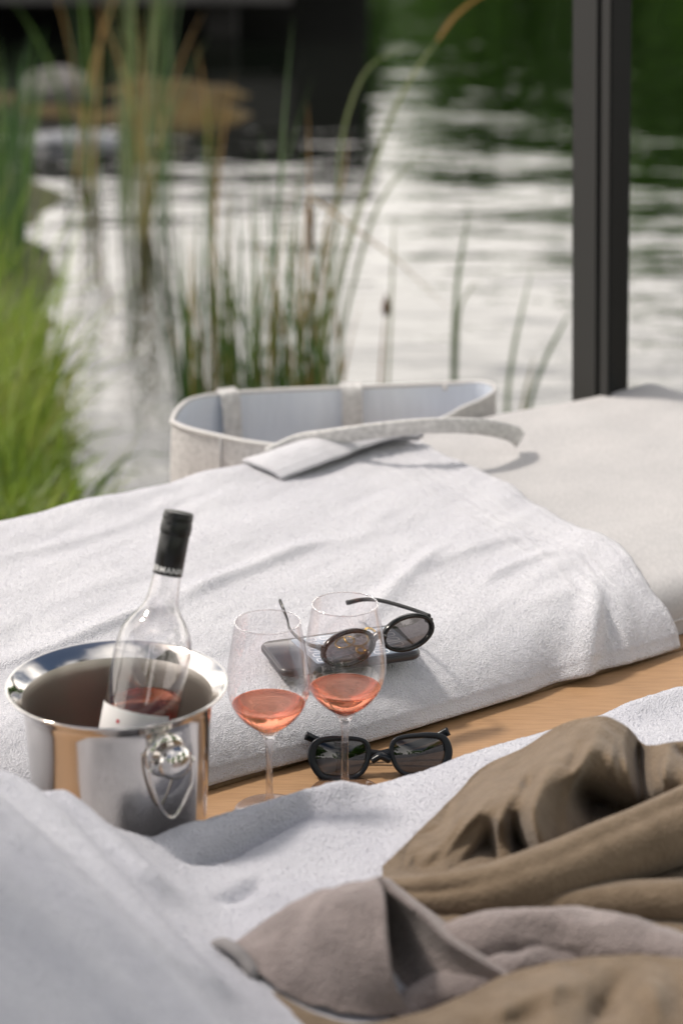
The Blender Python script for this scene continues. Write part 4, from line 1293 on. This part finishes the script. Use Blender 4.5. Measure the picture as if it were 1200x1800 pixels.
# ------------------------------------------------------------------ wine glasses
def wine_glass(px, py, z, level, label, sc=1.0, rot=0, tilt=(0, 0)):
    b = at(px, py, z)
    g = empty('wine_glass', b, label, 'wine glass', 'wine glasses')
    mat3 = np.array(Matrix.Rotation(tilt[0], 3, 'X') @ Matrix.Rotation(tilt[1], 3, 'Y'))
    tr = lambda v: b + sc * (np.asarray(v) @ mat3.T)
    foot = [(0, .0005), (.034, .0005), (.0352, .0012), (.0345, .0022), (.025, .0035), (.012, .006), (.006, .010), (.0042, .018), (.0037, .035), (.0037, .060), (.0042, .074), (.0062, .083), (.0095, .0885), (.010, .0895), (0, .0902)]
    fc = catmull(foot, 90); fc[:, 0] = np.maximum(fc[:, 0], 0)
    cut = np.argmax(fc[:, 1] > .0085)
    v, f = lathe(fc[cut - 1:], 48); mesh('stem', tr(v), f, M['stem'], g)
    v, f = lathe(fc[:cut], 64); mesh('foot', tr(v), f, M['bowl'], g)
    bowl = [(.0, .0888), (.006, .0892), (.012, .0925), (.020, .0985), (.0285, .107), (.0355, .118), (.0395, .131), (.0405, .144), (.0398, .158), (.0378, .174), (.0350, .192), (.0325, .2065), (.0318, .211)]
    bowl = [(r_ * 1.045, z_) for r_, z_ in bowl]
    bc = catmull(bowl, 70); bc[:, 0] = np.maximum(bc[:, 0], 0)
    v, f = lathe(bc, 96); mesh('bowl', tr(v), f, M['bowl'], g)
    rim = tube([(.0332 * math.cos(a), .0332 * math.sin(a), .211) for a in np.linspace(0, 2 * math.pi, 96, endpoint=False)], .0008, 8, closed=True)
    mesh('rim', tr(rim[0]), rim[1], M['stem'], g)
    lv = [(r - .0011, zz + .0004) for r, zz in bc if zz < level and r > .0012]
    wv = [(0, lv[0][1])] + lv + [(np.interp(level, bc[:, 1], bc[:, 0]) - .0011, level)]
    rl = wv[-1][0]
    wv += [(rl * .96, level - .0006), (rl * .6, level - .0008), (0, level - .0008)]
    v, f = lathe(wv, 80); mesh('wine', tr(v), f, M['wine'], g)
    return g
wine_glass(606, 1392, .0, .119, 'rose wine glass in front of the phone and round sunglasses', .93)
wine_glass(474, 1424, .0, .121, 'rose wine glass next to the ice bucket', .92)

# ------------------------------------------------------------------ phone
PZ = .0715
pc4 = [at(a, b, PZ + .006) for a, b in ((455, 1124), (495, 1186), (737, 1156), (702, 1087))]
cen = sum(pc4) / 4
ex = (pc4[3] + pc4[2] - pc4[0] - pc4[1]) / 2; plen = np.linalg.norm(ex); ex = ex / plen
ey = np.cross([0, 0, 1.0], ex); ey /= np.linalg.norm(ey)
pw = .078
tl = R(1.5)
eyt = ey * math.cos(tl) + np.array([0, 0, math.sin(tl)]); ez = np.cross(ex, eyt)
PAX = np.array([ex, eyt, ez])
phone = empty('smartphone', cen - ez * .006, 'dark smartphone lying screen up on the towel under the round sunglasses', 'phone')
def rrect(w_, h_, r_, n=8):
    pts = []
    for cx, cy, a0 in ((w_ / 2 - r_, h_ / 2 - r_, 0), (-w_ / 2 + r_, h_ / 2 - r_, 90), (-w_ / 2 + r_, -h_ / 2 + r_, 180), (w_ / 2 - r_, -h_ / 2 + r_, 270)):
        for k in range(n + 1):
            a = R(a0 + 90 * k / n); pts.append((cx + r_ * math.cos(a), cy + r_ * math.sin(a)))
    return pts
def slab(outline, z0, z1, bev=.0015):
    o_ = np.array(outline); n = len(o_)
    cc = o_.mean(0)
    V = []
    for z, k in ((z0, -bev), (z0 + bev, 0), (z1 - bev, 0), (z1, -bev)):
        d = o_ - cc; L_ = np.linalg.norm(d, axis=1)[:, None]
        q_ = o_ + d / L_ * k
        V += [(a, b, z) for a, b in q_]
    F = grid_faces(4, n, True) + [tuple(range(n))[::-1], tuple(3 * n + j for j in range(n))]
    return np.array(V), F
def p2w(v): return cen + np.asarray(v) @ PAX
v, f = slab(rrect(plen, pw, .011), -.0078, .0, .0018); mesh('phone_body', p2w(v), f, M['phone_body'], phone)
v, f = slab(rrect(plen - .005, pw - .005, .009), -.0002, .0004, .0002); mesh('front_glass', p2w(v), f, M['phone_dark'], phone)
sx0, sx1 = -plen / 2 + .036, plen / 2 - .006
out = rrect(sx1 - sx0, pw - .012, .003)
v, f = slab([(a + (sx0 + sx1) / 2 + b * -.10, b) for a, b in out], .0003, .0008, .0001); mesh('screen', p2w(v), f, M['screen'], phone)
kp = Parts()
for i in range(5):
    for j in range(5):
        cx, cy = sx0 + .014 + i * .0205, -.026 + j * .0128
        o1 = np.array(rrect(.0165, .009, .003, 4)); o2 = np.array(rrect(.0145, .007, .0022, 4)); kk = len(o1)
        Vv = [(a + cx, b + cy, .0010) for a, b in o1] + [(a + cx, b + cy, .0010) for a, b in o2]
        kp.add(p2w(Vv), [(t_, (t_ + 1) % kk, kk + (t_ + 1) % kk, kk + t_) for t_ in range(kk)])
kp.build('screen_keys', M['phone_key'], phone, smooth=False)
# gold jewellery on the phone
def hoop(name, px, py, rad, r_, label, tilt, cat='ring', zoff=0):
    c = at(px, py, PZ + .009 + zoff)
    rot = Matrix.Rotation(tilt[0], 3, 'X') @ Matrix.Rotation(tilt[1], 3, 'Y')
    P = [np.array(rot @ Vector((rad * math.cos(a), rad * math.sin(a), 0))) + c + (0, 0, rad * abs(math.sin(tilt[0]))) for a in np.linspace(0, 2 * math.pi, 48, endpoint=False)]
    v, f = tube(P, r_, 8, closed=True)
    return put(mesh(name, v, f, M['gold'], loc=c), label, cat, 'gold hoops on the phone')
hoop('gold_hoop', 626, 1128, .0125, .0011, 'larger thin gold hoop on the phone seen through the sunglasses lens', (.35, .1), 'jewellery')
hoop('gold_hoop', 606, 1132, .0100, .0009, 'thin gold hoop left of the larger hoop behind the lens', (.2, -.2), 'jewellery')
hoop('gold_hoop', 634, 1146, .0045, .0013, 'small thick gold hoop below the larger hoop', (.5, .3), 'jewellery')
hoop('gold_hoop', 652, 1116, .0070, .0013, 'gold hoop at the bridge of the round sunglasses', (.3, .5), 'jewellery')

# ------------------------------------------------------------------ sunglasses
def superell(w_, h_, n, e=2.0, dx=0.0):
    P = []
    for k in range(n):
        a = 2 * math.pi * k / n
        c_, s_ = math.cos(a), math.sin(a)
        P.append((w_ / 2 * np.sign(c_) * abs(c_) ** (2 / e) + dx, h_ / 2 * np.sign(s_) * abs(s_) ** (2 / e)))
    return np.array(P)
def frame_ring(out2, in2, z0, z1):
    """solid rim between an outer and an inner outline"""
    n = len(out2)
    bev = .0007
    mid = lambda a, b, t_: a + (b - a) * t_
    rings = [(out2, z0 + bev), (mid(out2, in2, .12), z0), (mid(out2, in2, .88), z0), (in2, z0 + bev), (in2, z1 - bev), (mid(out2, in2, .88), z1), (mid(out2, in2, .12), z1), (out2, z1 - bev)]
    V = np.array([(x, y, z) for o_, z in rings for x, y in o_])
    F = grid_faces(8, n, True) + [(7 * n + j, 7 * n + (j + 1) % n, (j + 1) % n, j) for j in range(n)]
    return V, F
def glasses(name, label, org, X_, N_, half, lensw, lensh, e, rimw, mat, lensmat, temples, shape=None, depth=.005, bridge_y=.004, bridge_h=1.2):
    X_ = np.asarray(X_, float) / np.linalg.norm(X_)
    N_ = np.asarray(N_, float); N_ = N_ - X_ * (N_ @ X_); N_ /= np.linalg.norm(N_)
    Yv = np.cross(N_, X_)
    AX = np.array([X_, Yv, N_])
    l2w = lambda v: np.asarray(org) + np.asarray(v, float) @ AX
    root = empty(name, org, label, 'sunglasses', 'sunglasses')
    fp = Parts()
    for sd in (-1, 1):
        o2 = shape(1.0, sd) if shape else superell(lensw + 2 * rimw, lensh + 2 * rimw, 64, e)
        i2 = shape(0.0, sd) if shape else superell(lensw, lensh, 64, e)
        off = np.array([sd * half, 0])
        v, f = frame_ring(o2 + off, i2 + off, -depth / 2, depth / 2)
        fp.add(l2w(v), f)
        lens = np.array([(x, y, 0) for x, y in i2 * 1.005 + off])
        cv = np.array([[sd * half, 0, .0018]])
        mid = np.array([(x, y, .0013) for x, y in i2 * .55 + off])
        n = len(lens)
        V = np.vstack([lens, mid, cv])
        F = grid_faces(2, n, True) + [(n + j, n + (j + 1) % n, 2 * n) for j in range(n)]
        mesh('lens', l2w(V), F, lensmat, root)
    gapx = half - (lensw / 2 + rimw)
    bx = catmull([(-gapx - .003, bridge_y - .002, 0), (-gapx * .5, bridge_y + .0015, .001), (0, bridge_y + .0025, .0015), (gapx * .5, bridge_y + .0015, .001), (gapx + .003, bridge_y - .002, 0)], 16)
    v, f = tube(bx, rimw * .9, 10, flat=(1, bridge_h)); fp.add(l2w(v), f)
    fp.build('frame', mat, root)
    for pts, w_, h_ in temples:
        P = catmull([l2w(q) for q in pts], 30)
        rad = np.interp(np.linspace(0, 1, 30), [0, .15, .75, 1], [1, .8, .85, 1.05])
        v, f = tube(P, rad, 10, flat=(w_, h_), up=Yv)
        mesh('temple', v, f, mat, root)
    for sd in (-1, 1):
        hx = sd * (half + lensw / 2 + rimw * .4)
        v, f = bevel_box(l2w((hx, .006, -.004)), (.005, .006, .010), AX, .0012, 2)
        mesh('hinge', v, f, mat, root)
    return root
# round pair lying on the phone
Lc, Rc = at(612, 1139, .103), at(716, 1112, .103)
org = (Lc + Rc) / 2
Xd = Rc - Lc
Nd = np.array([.55, -.83, .10])
hx = np.linalg.norm(Xd) / 2
he = hx + .0305
def temples_round():
    tl_ = [([(-he, .006, -.003), (-he - .002, .006, -.03), (-he + .010, .006, -.075), (-he + .022, .010, -.100), (-he + .030, .022, -.125)], .0015, .0026),
           ([(he, .010, -.003), (he + .001, .010, -.03), (he - .004, .010, -.080), (he - .010, .007, -.108), (he - .014, -.002, -.136)], .0015, .0028)]
    return tl_
glasses('round_sunglasses', 'black round sunglasses resting on the smartphone behind the wine glass', org, Xd, Nd, hx, .056, .0300, 2.0, .0043, M['black'], M['lens_clear'], temples_round(), depth=.0055)
# chunky pair on the wooden strip
Lc, Rc = at(601, 1332, .0185), at(735, 1327, .0185)
org = (Lc + Rc) / 2
Xd = Rc - Lc
hx = np.linalg.norm(Xd) / 2
def chunky(k, sd):
    """angular wide lens; k=1 outer outline, 0 lens opening"""
    base = np.array([(-.0265, .004), (-.0235, .0155), (-.012, .0195), (.012, .0195), (.024, .0160), (.0285, .004), (.0255, -.009), (.016, -.0190), (-.010, -.0200), (-.0215, -.0120)])
    base = base * np.array([.94 * sd, .88])
    if sd < 0: base = base[::-1]
    n = len(base)
    P = np.array([catmull(np.vstack([base[(i - 1) % n], base[i], base[(i + 1) % n], base[(i + 2) % n]]), 22)[7:14] for i in range(n)]).reshape(-1, 2)
    d = P / np.linalg.norm(P, axis=1)[:, None]
    if k == 0: return P - d * .0005
    ext = np.array([.0038 + .0030 * max(0, sd * dx) for dx, dy in d])
    return P + d * ext[:, None]
tmp = [([(hx + .029, .006, -.004), (hx + .026, .006, -.010), (.02, .000, -.020), (-hx * .6, .006, -.024), (-hx - .020, .0165, -.021), (-hx - .034, .0225, -.018)], .0022, .0044),
       ([(-hx - .029, .006, -.004), (-hx - .026, .006, -.012), (-.02, -.001, -.027), (hx * .6, .005, -.030), (hx + .020, .0155, -.028), (hx + .034, .0215, -.025)], .0022, .0044)]
glasses('angular_sunglasses', 'chunky angular black sunglasses with folded temples on the bare wood', org, Xd, (.05, -1, .42), hx, .056, .040, 2.6, .0042, M['matte_black'], M['lens'], tmp, shape=chunky, depth=.008, bridge_y=-.002, bridge_h=2.1)

# ------------------------------------------------------------------ tote bag
ZR = .075
bag = empty('tote_bag', at(580, 740, ZR) * np.array([1, 1, 0]) + np.array([0, 0, DZ]), 'oatmeal felt tote bag with blue grey lining standing open behind the cushion', 'bag')
rim_px = [(302, 742, ZR), (312, 722, ZR + .002), (338, 702, ZR + .003), (400, 692, ZR), (500, 686, ZR - .002), (600, 682, ZR), (700, 678, ZR), (780, 675, ZR), (835, 672, ZR + .004), (864, 676, ZR + .006), (869, 688, ZR),
          (845, 704, ZR - .006), (812, 718, ZR - .010), (775, 738, ZR - .012), (700, 764, ZR - .010), (610, 782, ZR - .006), (520, 786, ZR - .004), (440, 778, ZR - .002), (380, 766, ZR), (330, 754, ZR)]
RP = np.array([at(*p) for p in rim_px])
RP = catmull(np.vstack([RP, RP[:1]]), 121)[:-1]
cb_ = RP[:, :2].mean(0)
def bag_wall(shrink, z1, n=14, wob=.004, seed=1):
    V = []
    for i in range(n):
        u_ = i / (n - 1)
        k_ = 1 - shrink - .10 * u_ ** 2 + .03 * math.sin(u_ * 3.1)
        q_ = cb_ + (RP[:, :2] - cb_) * k_
        z_ = RP[:, 2] * (1 - u_) + z1 * u_
        q_ = q_ + wob * u_ * np.stack([vnoise(RP[:, 0] * 16, z_ * 14, seed), vnoise(RP[:, 1] * 16, z_ * 14, seed + 1)], -1)
        V.append(np.column_stack([q_, z_]))
    return np.vstack(V), grid_faces(n, len(RP), True)
v, f = bag_wall(0.0, DZ + .002); 
f = f + [tuple(13 * len(RP) + j for j in range(len(RP)))]
mesh('outer_shell', v, f, M['felt'], bag)
v, f = bag_wall(.018, DZ + .012, seed=5, wob=.010)
f = f + [tuple(13 * len(RP) + j for j in range(len(RP)))]
mesh('lining', v, f, M['liner'], bag)
v, f = tube(RP + np.array([0, 0, .0005]), .0032, 8, closed=True); mesh('rim_binding', v, f, M['trim'], bag)
# side seam on the front wall
def wall_point(px, py):
    i = np.argmin([np.linalg.norm(np.array(p) - at(px, py, ZR)) for p in RP]); return i
i0 = wall_point(388, 768)
Vw, _ = bag_wall(-.006, DZ + .002)
col = Vw.reshape(14, len(RP), 3)[:, i0]
v, f = tube(col, .0022, 6); mesh('seam', v, f, M['cushion'], bag)
# webbing bands hanging inside the back wall
def strap(pts, width, thick, name, up=(0, 0, 1), n=50):
    P = catmull(pts, n)
    v, f = tube(P, 1.0, 12, flat=(thick, width) , up=up)
    return mesh(name, v, f, M['webbing'], bag)
def band_on_bag(px, w_):
    """a flat webbing folded over the back rim and running down the inside"""
    i = np.argmin([abs(p[0] - at(px, 690, ZR)[0]) + (0 if p[1] > cb_[1] + .0 else 9) for p in RP])
    p0 = RP[i]; tdir = RP[(i + 1) % len(RP)] - RP[i - 1]; tdir[2] = 0; tdir /= np.linalg.norm(tdir)
    inn = np.append(cb_, p0[2]) - p0; inn[2] = 0
    inn = np.array([-tdir[1], tdir[0], 0]); inn *= np.sign(inn @ np.append(cb_ - p0[:2], 0))
    pts = [p0 - inn * .009 + (0, 0, -.10), p0 - inn * .008 + (0, 0, -.004), p0 - inn * .002 + (0, 0, .0035), p0 + inn * .008 + (0, 0, .001), p0 + inn * .014 + (0, 0, -.02), p0 + inn * .018 + (0, 0, -.09), p0 + inn * .02 + (0, 0, -.2)]
    P = catmull(pts, 40); V = []
    for k_ in range(40):
        T_ = P[min(k_ + 1, 39)] - P[max(k_ - 1, 0)]; nn = np.cross(tdir, T_); nn /= np.linalg.norm(nn)
        for a, b in ((-1, -1), (1, -1), (1, 1), (-1, 1)):
            V.append(P[k_] + tdir * a * w_ / 2 + nn * b * .0012)
    return mesh('handle_webbing', np.array(V), grid_faces(40, 4, True) + [(0, 1, 2, 3)], M['webbing'], bag, smooth=False)
band_on_bag(405, .027); band_on_bag(620, .029)
v, f = tube([at(782, 680 + k * 6, ZR - .002 - k * .010) for k in range(8)], .0035, 8); mesh('lining_seam', v, f, M['trim'], bag)
# front handle flopped over on to the cushion: a flat padded loop
hp = catmull([(470, 800, .070), (520, 778, .085), (580, 768, .100), (660, 757, .112), (740, 749, .118), (810, 748, .114), (860, 752, .104), (900, 762, .088), (912, 772, .074)], 60)
C = np.array([at(*c) for c in hp])
V = []
for k_ in range(60):
    T_ = C[min(k_ + 1, 59)] - C[max(k_ - 1, 0)]; T_ /= np.linalg.norm(T_)
    wv = np.cross(T_, np.array([-.35, .55, .35])); 
    wv = np.array([.05, -.35, 1.0]); wv = wv - T_ * (wv @ T_); wv /= np.linalg.norm(wv)
    tn = np.cross(T_, wv)
    for j in range(12):
        a = 2 * math.pi * j / 12
        c_, s_ = math.cos(a), math.sin(a)
        V.append(C[k_] + wv * .0118 * np.sign(c_) * abs(c_) ** .6 + tn * .0035 * np.sign(s_) * abs(s_) ** .6)
F = grid_faces(60, 12, True) + [tuple(range(12))[::-1], tuple(59 * 12 + j for j in range(12))]
mesh('front_handle', np.array(V), F, M['webbing'], bag)
